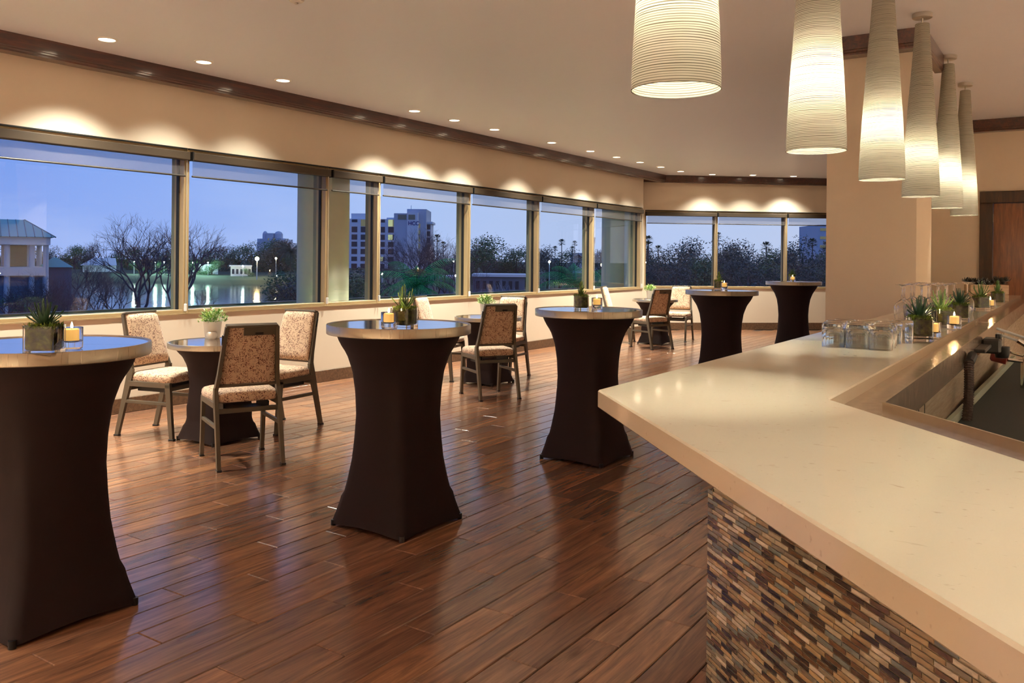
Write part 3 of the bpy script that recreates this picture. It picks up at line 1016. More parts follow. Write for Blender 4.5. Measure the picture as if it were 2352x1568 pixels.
for y in (3.05, 3.18, 6.9):
    MB().box(-0.4302, -0.428, y, y + .006, 0.05, 0.99).build('panel_seam', M['frame_dark'], st)

# under-bar counter with dark cover
ub = thing('underbar_cover', 'dark green-black covered counter below the bar flange', 'counter', (0, 0, 0))
up = [(-.425, 2.75), (.15, 2.0), (.75, 2.0), (.75, 6.6), (-.36, 6.6)]
MB().cprism(up, .72, .765, .006).build('cover', M['under_top'], ub)
MB().prism([(-.40, 2.8), (.15, 2.1), (.7, 2.1), (.7, 6.5), (-.36, 6.5)], 0, .72).build('body', M['under_edge'], ub)
MB().prism([(-.425, 3.7), (-.405, 3.7), (-.34, 6.6), (-.36, 6.6)], .765, .80).build('back_edge', M['under_edge'], ub)
MB().box(-.2, .75, 4.42, 4.428, .765, .7665).build('cover_seam', M['black_plastic'], ub)

# soda-gun holster, corrugated hose, taps, red cups
sg = thing('soda_gun', 'black soda gun in its holster under the bar flange', 'soda gun', (-.37, 5.0, .985))
MB().cbox(-.035, .05, -.07, .07, -.03, .045, .01).build('holster', M['black_plastic'], sg)
MB().lathe([(.0, -.05), (.03, -.045), (.036, -.02), (.036, .012), (.0, .014)], 16, (.05, .03, -.01)).build('gun_head', M['black_plastic'], sg, smooth=40)
MB().cbox(-.04, .01, -.40, -.06, .0, .018, .004).build('arm', M['black_plastic'], sg)
for k in range(4):
    MB().lathe([(.0, 0), (.009, 0), (.009, .02), (.0, .02)], 10, (.03 + .012 * (k % 2), .0 + .02 * (k // 2), .045)).build('button', M['black_plastic'], sg)
hs = tag(empty('corrugated_hose', (0, 0, 0)), 'dark ribbed drain hose hanging beside the steel panel', 'hose')
pts = []
for k in range(90):
    u_ = k / 89
    z = .985 - .42 * u_
    pts.append((-.385 + .01 * math.sin(u_ * 4), 4.12 - .30 * u_, z))
MB().tube(pts, [.0165 if k % 2 else .0205 for k in range(90)], 10).build('ribbed_tube', mat('ribbed_brown', lin((56, 40, 32)), .45), hs)
pts = [(-.385, 4.12 + .22 * math.sin(a) * .9, .985 + .02 * a) for a in np.linspace(0, .9, 40)]
MB().tube(pts, [.016 if k % 2 else .021 for k in range(40)], 10).build('hose_bend', M['black_plastic'], hs)
q = at(2338, 812, 4.45)
tp = thing('bar_tap', 'chrome swan-neck tap with pale tubes and dull red handles under the bar flange', 'tap', (q.x, q.y, .765))
hz_ = q.z - .765
MB().tube([(.03, 0, 0), (.03, 0, hz_ - .05), (.045, 0, hz_ + .0), (.04, 0, hz_ + .045), (.0, 0, hz_ + .07)], [.018, .017, .017, .016, .014], 12).build('neck', M['chrome'], tp, smooth=60)
for k_, (dx, dz) in enumerate(((-.02, .095), (-.015, .065))):
    MB().tube([(.03, .02 * k_, hz_ + dz - .01), (-.10, .03 + .03 * k_, hz_ + dz + .03)], .007, 8).build('pale_tube', M['lamp_post'], tp)
for k_, (dx, dy, dz, r_) in enumerate(((-.045, -.05, -.03, .027), (-.05, .10, .0, .024))):
    a_ = MB().lathe([(.0, 0), (r_, .003), (r_ * .92, .07), (r_ * .6, .078), (.0, .078)], 18)
    a_.xform(Matrix.Translation((dx, dy, hz_ + dz)) @ Matrix.Rotation(R(-80), 4, 'Y'))
    a_.build('red_handle', M['red_plastic'], tp, smooth=40)
    MB().tube([(dx, dy, hz_ + dz), (.03, 0, hz_ + dz - .01)], .009, 8).build('handle_stem', M['chrome'], tp)

# ---- glassware -----------------------------------------------------
rim_, hgt = .0445, .095
tum_prof = [(.0405, .0), (.0435, .0), (.0445, .03), (.0445, .086), (.042, .0935), (.034, .095), (.0, .0945), (.0, .078), (.037, .076), (.0405, .070), (.0412, .03), (.0405, .0)]


def make_tumbler(p, label):
    t = thing('tumbler', label, 'tumbler', (p[0], p[1], ZS), 0, 'upside-down tumblers on the bar')
    MB().lathe(tum_prof, 36).build('glass_body', M['glass_green'], t, smooth=40)
    return t


TP = [(-.826, 3.605, 'front left'), (-.735, 3.615, 'front middle'), (-.645, 3.60, 'front right'),
      (-.845, 3.71, 'second row left'), (-.752, 3.715, 'second row middle'), (-.652, 3.71, 'second row right'),
      (-.86, 3.815, 'third row left'), (-.765, 3.82, 'third row middle'), (-.665, 3.815, 'third row right'),
      (-.85, 3.925, 'back row left'), (-.755, 3.93, 'back row middle'), (-.662, 3.925, 'back row right'), (-.635, 4.035, 'rearmost, touching the moss cube')]
t0 = None
for x, y, n_ in TP:
    lb = 'clear thick-based tumbler upside down on the bar, %s of its cluster' % n_
    if t0 is None: t0 = make_tumbler((x, y), lb)
    else: dup(t0, (x, y, ZS), rz=rnd.uniform(0, 6), label=lb)

wg_prof = [(.0335, 0), (.035, 0), (.041, .03), (.0435, .06), (.042, .085), (.034, .105), (.016, .119), (.0055, .128), (.0042, .16), (.0042, .196), (.008, .207), (.036, .2145), (.0365, .2165), (.0, .2185),
           (.0, .1255), (.014, .117), (.0325, .104), (.0405, .085), (.042, .06), (.0395, .03), (.0335, 0)]


def make_wine(p, label):
    t = thing('wine_glass', label, 'wine glass', (p[0], p[1], ZS), 0, 'upside-down wine glasses on the bar')
    MB().lathe(wg_prof, 32).build('glass_body', M['glass'], t, smooth=50)
    return t


wl = ['first row, outermost', 'first row, second in', 'second row, outermost', 'second row, second in', 'second row, third in', 'third row, outermost', 'third row, second in', 'third row, third in',
      'fourth row, outermost', 'fourth row, second in', 'fourth row, third in', 'fifth row, outermost', 'fifth row, second in', 'fifth row, third in', 'last row, alone at the inner edge']
WP = [(-.87, 5.50), (-.775, 5.56), (-.885, 5.68), (-.79, 5.70), (-.70, 5.72), (-.875, 5.86), (-.78, 5.88), (-.685, 5.90), (-.885, 6.04), (-.79, 6.06), (-.695, 6.08), (-.87, 6.24), (-.775, 6.26), (-.68, 6.30), (-.625, 6.55)]
t0 = None
for (x, y), n_ in zip(WP, wl):
    lb = 'upside-down stemmed glass on the bar, %s' % n_
    if t0 is None: t0 = make_wine((x, y), lb)
    else: dup(t0, (x, y, ZS), rz=rnd.uniform(0, 6), label=lb)


# ---- moss cubes and candles ----------------------------------------
def leaf_blade(mb, base, az, tilt, length, wid, curl=.25, n=4, thick=.0022):
    """pointed succulent leaf"""
    rs = []
    d = Vector((math.cos(az), math.sin(az), 0)); up = Vector((0, 0, 1)); side = Vector((-math.sin(az), math.cos(az), 0))
    p = Vector(base); ang = tilt
    for i in range(n + 1):
        t_ = i / n
        wdt = wid * (1 - t_ ** 1.6) * (.75 + .6 * t_ * (1 - t_) * 2) + .0003
        nrm = -d * math.sin(ang) + up * math.cos(ang) if False else (up * math.cos(ang) - d * math.sin(ang))
        rs.append([p + side * wdt, p + nrm * thick, p - side * wdt, p - nrm * thick])
        step = d * math.cos(ang) + up * math.sin(ang)
        p = p + step * (length / n); ang += curl / n
    mb.rings(rs, True, True, True)


def make_cube_planter(name, label, loc, rz, style, s=.052, h=.095, seed=1, group='succulents in glass cubes'):
    rr = random.Random(seed)
    t = thing(name, label, 'planter', loc, rz, group)
    g_ = MB()
    wl_ = .004
    def ring(a, z, rr_=.006):
        pts = []
        for cx_, cy_, a0 in ((a - rr_, a - rr_, 0), (-a + rr_, a - rr_, 90), (-a + rr_, -a + rr_, 180), (a - rr_, -a + rr_, 270)):
            for k in range(4):
                an = R(a0 + 30 * k); pts.append((cx_ + rr_ * math.cos(an), cy_ + rr_ * math.sin(an), z))
        return pts
    g_.rings([ring(s, 0.0), ring(s, h), ring(s - wl_, h, .003), ring(s - wl_, .012, .003)], True, True, True)
    g_.build('glass_cube', M['glass'], t, smooth=40)
    b = MB()
    a = s - wl_ - .0015
    n = 9
    vs_, fs_ = [], []
    b.cbox(-a, a, -a, a, .0135, h - .006, .006)
    b.build('packed_moss', M['moss_block'], t)
    mo = MB()
    for k in range(360):
        x, y = rr.uniform(-a, a), rr.uniform(-a, a)
        l_ = rr.uniform(.012, .028); az = rr.uniform(0, 6.28)
        leaf_blade(mo, (x, y, h - .012), az, rr.uniform(.4, 1.5), l_, .0035, .2, 2, .001)
    mo.build('moss_tuft', M['moss'], t, kind='stuff')
    lf = MB()
    if style == 'agave':
        for k in range(26):
            t_ = k / 25
            leaf_blade(lf, (0, 0, h - .004), k * 2.4, .25 + 1.15 * t_, .045 + .03 * t_ ** .5 + rr.uniform(-.006, .006), .0075, .35, 4)
    elif style == 'spiky':
        for k in range(22):
            t_ = k / 21
            leaf_blade(lf, (rr.uniform(-.012, .012), rr.uniform(-.012, .012), h - .006), k * 2.4, .5 + .95 * t_, .055 + .035 * t_ + rr.uniform(-.008, .008), .0045, .3, 4)
    else:
        for k in range(16):
            t_ = k / 15
            leaf_blade(lf, (0, 0, h - .006 + .05 * t_), k * 2.4, .7 + .6 * t_, .04, .011, .4, 4)
    lf.xform(Matrix.Translation((0, 0, h - .006)) @ Matrix.Scale(1.3, 4) @ Matrix.Translation((0, 0, -h + .006)))
    lf.build('rosette', M['agave_dark'] if style == 'agave' else M['agave'], t, smooth=60)
    return t


def make_candle(label, loc, s=1.0):
    t = thing('candle_holder', label, 'candle holder', loc, 0, 'lit votive candles in clear glasses')
    MB().lathe([(.0, 0), (.028, 0), (.034, .004), (.035, .02), (.035, .072), (.0345, .0735), (.032, .072), (.0318, .03), (.022, .024), (.0, .022)], 28).build('glass_cup', M['glass'], t, smooth=40)
    c = MB().lathe([(.0, .0255), (.022, .0255), (.023, .03), (.023, .062), (.0215, .065), (.0, .064)], 24).build('candle', M['wax_glow'], t, smooth=40)
    MB().tube([(0, 0, .064), (0.001, 0, .071)], .0011, 6).build('wick', M['wick'], c)
    MB().lathe([(.0, .068), (.0035, .072), (.0042, .077), (.0028, .084), (.0, .092)], 10).build('flame', M['flame'], c, smooth=60)
    ld = bpy.data.lights.new('flame_light', 'POINT'); ld.energy = CANDLE_W; ld.color = (1, .62, .28); ld.shadow_soft_size = .006
    lo = bpy.data.objects.new('flame_light', ld); COL.objects.link(lo); lo.parent = t; lo.location = (0, 0, .095)
    return t


cub = [((-.60, 4.275), R(20), 'agave', 'glass cube of moss with dark agave, first along the bar beside the tumblers'),
       ((-.612, 5.10), R(35), 'spiky', 'glass cube of moss with long spiky leaves, second along the bar between two candles'),
       ((-.602, 5.86), R(15), 'agave', 'glass cube of moss with agave, third along the bar before the stemmed glasses'),
       ((-.61, 7.30), R(40), 'spiky', 'glass cube with dark arching succulent, fourth along the bar beside the far candle'),
       ((-.575, 8.45), R(10), 'leafy', 'bright green moss cube, fifth along the bar in front of the wooden planter')]
for i, ((x, y), rz, sty, lb) in enumerate(cub):
    make_cube_planter('succulent_cube', lb, (x, y, ZS), rz, sty, .05, .098, 20 + i)
can0 = make_candle('lit candle nearest on the bar, right of the first moss cube', (-.552, 4.33, ZS))
dup(can0, (-.535, 4.98, ZS), label='lit candle second along the bar, beside the second moss cube')
dup(can0, (-.548, 7.37, ZS), label='lit candle farthest along the bar, beside the fourth moss cube')

# wooden planter with dark succulents at the far end of the slab
wp = thing('wooden_planter', 'pale wooden box planter full of dark succulents at the far end of the bar', 'planter', (-.705, 9.0, ZS), R(26))
MB().cbox(-.165, .165, -.08, .08, .0, .062, .003).build('plank', M['pale_wood'], wp)
MB().cbox(-.165, .165, -.08, .08, .065, .15, .003).build('plank', M['pale_wood'], wp)
rr = random.Random(5)
for k in range(14):
    x = -.16 + .32 * (k % 7) / 6 + rr.uniform(-.012, .012); y = (-.04 if k < 7 else .04) + rr.uniform(-.01, .01)
    lf = MB()
    for q in range(22):
        leaf_blade(lf, (0, 0, .0), q * 2.4, .1 + 1.2 * q / 21, .04 + rr.uniform(-.005, .012), .009, .5, 3)
    lf.build('succulent_rosette', M['dark_succulent'], wp, (x, y, .145 + rr.uniform(0, .045)), smooth=60)


# ================================================================== tables
def make_table(name, label, loc, H, Rc, side, waist, group):
    """round metal-capped table in a stretch cover"""
    t = thing(name, label, 'table', loc, 0, group)
    rt = .05 if H > .9 else .042
    rim = MB().lathe([(Rc - .014, H - .012), (Rc - .012, H - .0005), (Rc - .008, H), (Rc - .002, H), (Rc, H - .003), (Rc, H - rt + .003), (Rc - .003, H - rt), (Rc - .012, H - rt), (Rc - .014, H - rt + .006)], 96)
    tp_ = empty('tabletop', (0, 0, 0), 0, t)
    rim.build('rim', M['table_rim'], tp_, smooth=40)
    for sgn in (1, -1):
        pts = []
        n = 40
        for k in range(n + 1):
            a = PI * k / n
            pts.append(((Rc - .0125) * math.cos(a), sgn * ((Rc - .0125) * math.sin(a) + .0008)))
        if sgn < 0: pts.reverse()
        MB().prism(pts, H - .03, H - .004).build('top_panel', M['table_top'], tp_, None, R(35), smooth=30)
    # cover
    hs_ = H - rt * .6
    k_ = H / 1.06
    rc_t = [(0.0, side * .5 * 1.414), (.113, .316 * side / .51), (.23, .283 * side / .51), (.346, .255 * waist), (.45, .242 * waist), (.58, .231 * waist), (.70, .236 * waist), (.81, .250 * waist), (.90, .278 * waist), (.96, .315), (1.06, Rc * .92)]
    rs_t = [(0.0, side * .5), (.113, .236 * side / .51), (.23, .214 * side / .51), (.346, .203 * waist), (.45, .198 * waist), (.58, .197 * waist), (.70, .206 * waist), (.81, .226 * waist), (.90, .262 * waist), (.96, .306), (1.06, Rc * .915)]
    rings_ = []
    nz_, na = 36, 64
    for i in range(nz_ + 1):
        zz_ = .010 + (hs_ - .010) * i / nz_
        q_ = zz_ / k_
        rc_, rs_ = interp(rc_t, q_), interp(rs_t, q_)
        kk = max(0.0, min(1.0, (rc_ / rs_ - 1) / .414))
        ring = []
        for a_ in range(na):
            an = 2 * PI * a_ / na
            c_, s_ = abs(math.cos(an)), abs(math.sin(an))
            p_ = 24 if i < 6 else 10
            sq = 1.0 / ((c_ ** p_ + s_ ** p_) ** (1 / p_))
            r_ = rs_ * (1 + kk * (sq - 1))
            arch = (1 - (sq - 1) / .414) if i == 0 else 0
            dz = .014 * max(0, arch) ** 1.5 if i == 0 else ((.007 * max(0, (1 - (sq - 1) / .414))) if i == 1 else 0)
            ring.append((r_ * math.cos(an), r_ * math.sin(an), zz_ + dz))
        rings_.append(ring)
    cv = MB(); cv.rings(rings_, False, False, True); cv.build('stretch_cover', M['spandex'], t, smooth=80)
    for sx_ in (1, -1):
        for sy_ in (1, -1):
            MB().lathe([(.0, 0), (.013, 0), (.014, .003), (.014, .03), (.0, .03)], 14).build('foot', M['black_plastic'], t, (sx_ * (side * .5 - .018), sy_ * (side * .5 - .018), 0), smooth=40)
    MB().lathe([(.0, 0), (.028, 0), (.028, .8 * H), (.0, .8 * H)], 12).build('post', M['black_plastic'], t, (0, 0, .03))
    return t


TT = [((-3.398, 1.78), 1.0, 'tall round cocktail table in the left foreground, cut off by the frame'),
      ((-3.02, 3.45), 1.0, 'tall round cocktail table standing left of the image centre, whole base visible'),
      ((-2.915, 5.37), 1.0, 'tall round cocktail table just beyond the pointed bar corner'),
      ((-3.28, 9.12), 1.03, 'tall round cocktail table standing behind the bar top, fourth from the camera'),
      ((-3.56, 13.0), 1.055, 'farthest tall round cocktail table, right beside the pillar')]
tall0 = make_table('cocktail_table', TT[0][2], TT[0][0] + (0,), 1.06, .383, .51, 1.0, 'tall cocktail tables in dark stretch covers')
for (x, y), s_, lb in TT[1:]: dup(tall0, (x, y, 0), label=lb, scale=s_)
ST = [((-5.52, 4.22), 'low round table with three chairs, nearest to the camera'), ((-5.60, 7.92), 'low round table with three chairs in the middle of the window wall'),
      ((-6.0, 13.42), 'farthest low round table with three chairs, by the room corner')]
low0 = make_table('low_table', ST[0][1], ST[0][0] + (0,), .755, .383, .46, 1.0, 'low tables in dark stretch covers')
for (x, y), lb in ST[1:]: dup(low0, (x, y, 0), label=lb)

# table centrepieces
zt = 1.056
make_cube_planter('succulent_cube', 'glass cube of dark moss on the left foreground tall table', (-3.10, 1.615, zt), R(38), 'agave', .053, .1, 31)
make_cube_planter('succulent_cube', 'glass cube of moss with spiky leaves on the tall table left of centre', (-2.885, 3.335, zt), R(10), 'spiky', .053, .1, 32)
make_cube_planter('succulent_cube', 'glass cube with tall leafy succulent on the tall table beyond the bar corner', (-2.97, 5.36, zt), R(30), 'leafy', .053, .1, 33)
make_cube_planter('succulent_cube', 'glass cube of moss on the fourth tall table behind the bar', (-3.47, 9.55, zt * 1.03), R(20), 'leafy', .055, .1, 34)
make_cube_planter('succulent_cube', 'glass cube of moss on the farthest tall table', (-3.64, 13.2, zt * 1.055), R(20), 'agave', .055, .1, 35)
dup(can0, (-3.155, 1.745, zt), label='lit candle on the left foreground tall table', scale=1.12)
dup(can0, (-2.885, 3.215, zt), label='lit candle left of the moss cube on the tall table left of centre', scale=1.12)
dup(can0, (-2.885, 5.44, zt), label='lit candle on the tall table beyond the bar corner', scale=1.12)
dup(can0, (-3.36, 9.42, zt * 1.03), label='lit candle on the fourth tall table behind the bar', scale=1.12)
dup(can0, (-3.56, 12.95, zt * 1.055), label='lit candle in front of the moss cube on the farthest tall table', scale=1.12)


# potted leafy plants on the low tables
def make_pot(label, loc, seed):
    rr = random.Random(seed)
    t = thing('potted_plant', label, 'potted plant', loc, rr.uniform(0, 3), 'small potted plants on the low tables')
    MB().lathe([(.0, 0), (.046, 0), (.05, .004), (.062, .115), (.064, .118), (.058, .118), (.054, .1), (.0, .1)], 32).build('pot', M['ceramic'], t, smooth=40)
    lf = MB()
    for k in range(330):
        u_, v_ = rr.random(), rr.random()
        th, ph = 2 * PI * u_, math.acos(1 - 1.15 * v_)
        rad = rr.uniform(.45, 1.0)
        p_ = Vector((math.sin(ph) * math.cos(th) * .098 * rad, math.sin(ph) * math.sin(th) * .098 * rad, .125 + math.cos(ph) * .088 * rad))
        leaf_blade(lf, p_, th + rr.uniform(-1, 1), rr.uniform(-.3, 1.1), rr.uniform(.018, .03), .0065, .3, 3, .0006)
    lf.build('leaves', M['leaf'], t, smooth=60, kind='stuff')
    stm = MB()
    for k in range(24):
        th = k * 2.4; r_ = .03 + .05 * (k % 5) / 5
        stm.tube([(0, 0, .1), (r_ * .5 * math.cos(th), r_ * .5 * math.sin(th), .15), (r_ * math.cos(th), r_ * math.sin(th), .19)], .0012, 4)
    stm.build('stems', M['agave'], t, kind='stuff')
    return t


zl = .751
pots = [((-5.80, 4.36), 'small bushy plant in a white pot on the nearest low table'), ((-5.80, 8.16), 'small bushy plant in a white pot on the middle low table'), ((-6.24, 13.75), 'small bushy plant in a white pot on the farthest low table')]
for i, ((x, y), lb) in enumerate(pots): make_pot(lb, (x, y, zl), 50 + i).scale = (1.15,) * 3
vt = None
for (x, y), lb in (((-5.73, 4.30), 'round white votive beside the pot on the nearest low table'), ((-5.75, 8.07), 'round white votive beside the pot on the middle low table')):
    if vt is None:
        vt = thing('votive', lb, 'votive', (x, y, zl), 0, 'round white votives on the low tables')
        MB().lathe([(.0, 0), (.026, 0), (.036, .012), (.04, .03), (.036, .05), (.027, .06), (.024, .06), (.032, .048), (.034, .03), (.0, .02)], 28).build('bowl', M['ceramic'], vt, smooth=50)
        MB().lathe([(.0, .021), (.02, .021), (.02, .038), (.0, .038)], 20).build('candle', M['wax'], vt)
    else: dup(vt, (x, y, zl), label=lb)


# ================================================================== chairs
def flat_bar(mb, pts, widths, x, t, x2=None):
    """flat bar in the chair's side plane: pts (y,z); in-plane width; lateral centre x (-> x2) and thickness t"""
    n = len(pts); rs = []
    for i in range(n):
        a = Vector(pts[max(i - 1, 0)]); b = Vector(pts[min(i + 1, n - 1)])
        dd_ = (b - a).normalized(); nn = Vector((-dd_.y, dd_.x))
        xc = x if x2 is None else x + (x2 - x) * i / (n - 1)
        w_ = widths[i] / 2
        p = Vector(pts[i])
        if i == 0 or i == n - 1:
            # cut ends level when close to vertical
            pass
        q0, q1 = p + nn * w_, p - nn * w_
        rs.append([(xc - t / 2, q0.x, q0.y), (xc + t / 2, q0.x, q0.y), (xc + t / 2, q1.x, q1.y), (xc - t / 2, q1.x, q1.y)])
    mb.rings(rs, True, True, True)


def rrect(hw, hd, r, z, n=4, yc=0.0, taper=0.0):
    pts = []
    for cx_, cy_, a0 in ((hw - r, hd - r, 0), (-hw + r, hd - r, 90), (-hw + r, -hd + r, 180), (hw - r, -hd + r, 270)):
        for k in range(n + 1):
            an = R(a0 + 90 * k / n); x_, y_ = cx_ + r * math.cos(an), cy_ + r * math.sin(an)
            pts.append((x_ * (1 + taper * y_ / hd), y_ + yc, z))
    return pts


def make_chair(label, loc, rz, handle=True):
    t = thing('banquet_chair', label, 'chair', loc, rz, 'patterned chairs at the low tables')
    cm = M['chair_metal']
    hx = .212
    for sx_ in (-1, 1):
        b = MB(); flat_bar(b, [(-.262, 0), (-.2, .25), (-.142, .47), (-.135, .53)], [.034, .042, .056, .045], sx_ * hx, .026, sx_ * (hx - .004)); lg = b.build('rear_leg', cm, t)
        MB().cbox(sx_ * hx - .017, sx_ * hx + .017, -.286, -.238, 0, .012, .003).build('glide', M['black_plastic'], lg)
        b = MB(); flat_bar(b, [(.262, 0), (.24, .22), (.222, .418)], [.032, .038, .046], sx_ * hx, .026); lg = b.build('front_leg', cm, t)
        MB().cbox(sx_ * hx - .017, sx_ * hx + .017, .238, .286, 0, .012, .003).build('glide', M['black_plastic'], lg)
        MB().cbox(sx_ * hx - .013, sx_ * hx + .013, -.15, .245, .395, .437, .003).build('seat_rail', cm, t)
        MB().cbox(sx_ * hx - .011, sx_ * hx + .011, -.185, .225, .262, .288, .003).build('side_stretcher', cm, t)
        b = MB(); flat_bar(b, [(-.135, .51), (-.165, .62), (-.215, .80), (-.258, .945)], [.042, .034, .028, .022], sx_ * (hx - .004), .024, sx_ * .166); b.build('back_upright', cm, t)
    MB().cbox(-hx, hx, -.175, -.150, .36, .392, .003).build('rear_rail', cm, t)
    MB().cbox(-hx, hx, .205, .228, .37, .40, .003).build('front_rail', cm, t)
    MB().cbox(-.15, .15, -.12, .16, .352, .362, .003).cbox(-.155, -.14, -.12, .16, .352, .42, .003).cbox(.14, .155, -.12, .16, .352, .42, .003).build('under_tray', M['black_plastic'], t)
    # seat cushion
    s = MB(); rs = []
    for z, k, r_ in ((.43, .93, .05), (.438, .985, .055), (.455, 1.0, .06), (.478, .99, .06), (.494, .95, .065), (.503, .86, .075), (.506, .6, .09)):
        rs.append(rrect(.222 * k, .212 * k, min(r_, .2 * k), z, 4, .042, .05))
    s.rings(rs); s.build('seat', M['fabric'], t, smooth=60)
    # backrest: frame panel and cushion, leaning back
    ang = math.atan2(.258 - .145, .945 - .545)
    Mx = Matrix.Translation((0, -.146, .545)) @ Matrix.Rotation(ang, 4, 'X')
    Lb = .415
    def half(u): return .196 - .034 * u
    fr = MB(); rs = []
    for u in np.linspace(0, 1, 13):
        e = math.sqrt(max(0.0, 1 - (max(0, abs(u - .5) - .42) / .08) ** 2)) if abs(u - .5) > .42 else 1.0
        hw = half(u) - .006 * (1 - e); th = .024 + .022 * e
        z = Lb * u
        ring = []
        for k in range(16):
            an = 2 * PI * k / 16
            cx_ = math.copysign(abs(math.cos(an)) ** .35, math.cos(an)); sy_ = math.copysign(abs(math.sin(an)) ** .6, math.sin(an))
            ring.append((hw * cx_, .022 + th * .5 + sy_ * th * .5 - .018, z))
        rs.append(ring)
    fr.rings(rs); fr.xform(Mx); bk_ = fr.build('backrest', M['fabric'], t, smooth=70)
    b = MB(); b.cbox(-half(1) - .008, half(1) + .008, -.012, .034, Lb - .004, Lb + .012, .003); b.xform(Mx); b.build('top_rail', cm, t)
    b = MB(); b.cbox(-half(0) - .004, half(0) + .004, -.010, .012, -.012, .006, .003); b.xform(Mx); b.build('bottom_rail', cm, t)
    b = MB(); b.cbox(-.055, half(1) - .004, -.006, .006, Lb - .062, Lb - .004, .003); b.xform(Mx); hp = b.build('handle_plate', M['chair_metal'], t)
    b = MB(); b.cbox(.02, .075, -.010, -.005, Lb - .058, Lb - .04, .002); b.xform(Mx); b.build('handle_slot', M['black_plastic'], hp)
    b = MB(); b.cbox(-half(.8) - .024, -half(.8) - .010, -.004, .012, Lb * .70, Lb * .86, .002); b.xform(Mx); b.build('gang_clip', M['black_plastic'], t)
    return t


def face(dx, dy): return math.atan2(dy, dx) - PI / 2


CH = [((-6.055, 4.10), (.965, .26), 'patterned chair left of the nearest low table, backed against the window wall'),
      ((-4.82, 3.87), (-.909, .417), 'patterned chair with its back to the camera at the nearest low table'),
      ((-5.50, 4.80), (.10, -.99), 'patterned chair right of the nearest low table, seen from the front'),
      ((-6.27, 7.86), (.965, .26), 'patterned chair left of the middle low table, half hidden by a tall table'),
      ((-5.03, 7.16), (-.85, .52), 'patterned chair with its back to the camera at the middle low table'),
      ((-5.73, 8.44), (.12, -.99), 'patterned chair right of the middle low table, behind the other chair'),
      ((-6.60, 13.2), (.965, .26), 'patterned chair at the far low table, nearest the window wall'),
      ((-5.73, 12.70), (-.90, .43), 'patterned chair with its back to the camera at the farthest low table'),
      ((-5.92, 14.22), (.12, -.99), 'patterned chair at the farthest low table, in front of the end wall')]
c0 = make_chair(CH[0][2], CH[0][0] + (0,), face(*CH[0][1]))
for (x, y), dxy, lb in CH[1:]: dup(c0, (x, y, 0), rz=face(*dxy), label=lb)

# ================================================================== outdoors
ZG = -3.5
# planted terrace ledge right outside the windows
led = MB().box(-9.1, -7.41, -6, 17.6, 0.45, 0.775).build('terrace_ledge', M['grass'], kind='structure')
MB().box(-9.16, -9.1, -6, 17.6, 0.5, 0.80).build('ledge_edging', mat('edging', lin((120, 140, 150)), .5), led)
for i, (x, y) in enumerate(((-8.12, 7.78), (-8.12, 16.2), (-8.12, -0.7))):
    MB().lathe([(.33, .77), (.33, 4.2)], 40, cap1=True).build('column', M['concrete'], None, (x, y, 0), smooth=60, kind='structure')
MB().box(-8.5, -7.41, -6, 17.6, 3.3, 3.6).build('roof', M['concrete'], kind='structure')
gp = MB().add([(-1200, -300, ZG - .6), (1200, -300, ZG - .6), (1200, 1500, ZG - .6), (-1200, 1500, ZG - .6)], [(0, 1, 2, 3)]).build('ground', M['bank'], kind='structure')
# lake: from the near shore to the far bank
lk = []
for px_, py_ in ((-900, 790), (690, 745), (690, 652), (430, 648), (180, 646), (-900, 640)):
    q = atz(px_, py_, ZG - .4); lk.append((q.x, q.y))
MB().prism(lk, ZG - .55, ZG - .4).build('lake', M['water'], kind='structure')
# far bank
bp = []
for px_, d_ in ((-900, 185), (180, 182), (430, 178), (700, 172), (700, 175), (-900, 190)):
    pass
A_ = at(-900, 640, 170); B_ = at(720, 640, 163)
bkm = MB()
n = 24; rings_ = []
for i in range(n + 1):
    p = A_.lerp(B_, i / n); dirv = (p - Vector((0, 0, EYE))); dirv.z = 0; dirv.normalize()
    rings_.append([(p.x + dirv.x * a, p.y + dirv.y * a, z + rnd.uniform(-.1, .1)) for a, z in ((-3, ZG - .6), (0, ZG + .1), (4, ZG + .9), (40, ZG + 1.5))])
bkm.rings(rings_, False, False, False)
bkm.build('lake_bank', M['bank'], smooth=60, kind='structure')


def leaf_cards(mb, cen, rad, n, size, rr, shell=.55):
    for k in range(n):
        v_ = Vector((rr.gauss(0, 1), rr.gauss(0, 1), rr.gauss(0, 1))).normalized()
        r_ = rr.uniform(shell, 1.05)
        p = Vector((cen[0] + v_.x * rad[0] * r_, cen[1] + v_.y * rad[1] * r_, cen[2] + v_.z * rad[2] * r_))
        a = Vector((rr.gauss(0, 1), rr.gauss(0, 1), rr.gauss(0, .6))).normalized() * size * rr.uniform(.6, 1.3)
        b = v_.cross(a).normalized() * size * rr.uniform(.4, .9)
        mb.add([p - a, p - b * .6, p + a, p + b * .6], [(0, 1, 2, 3)])


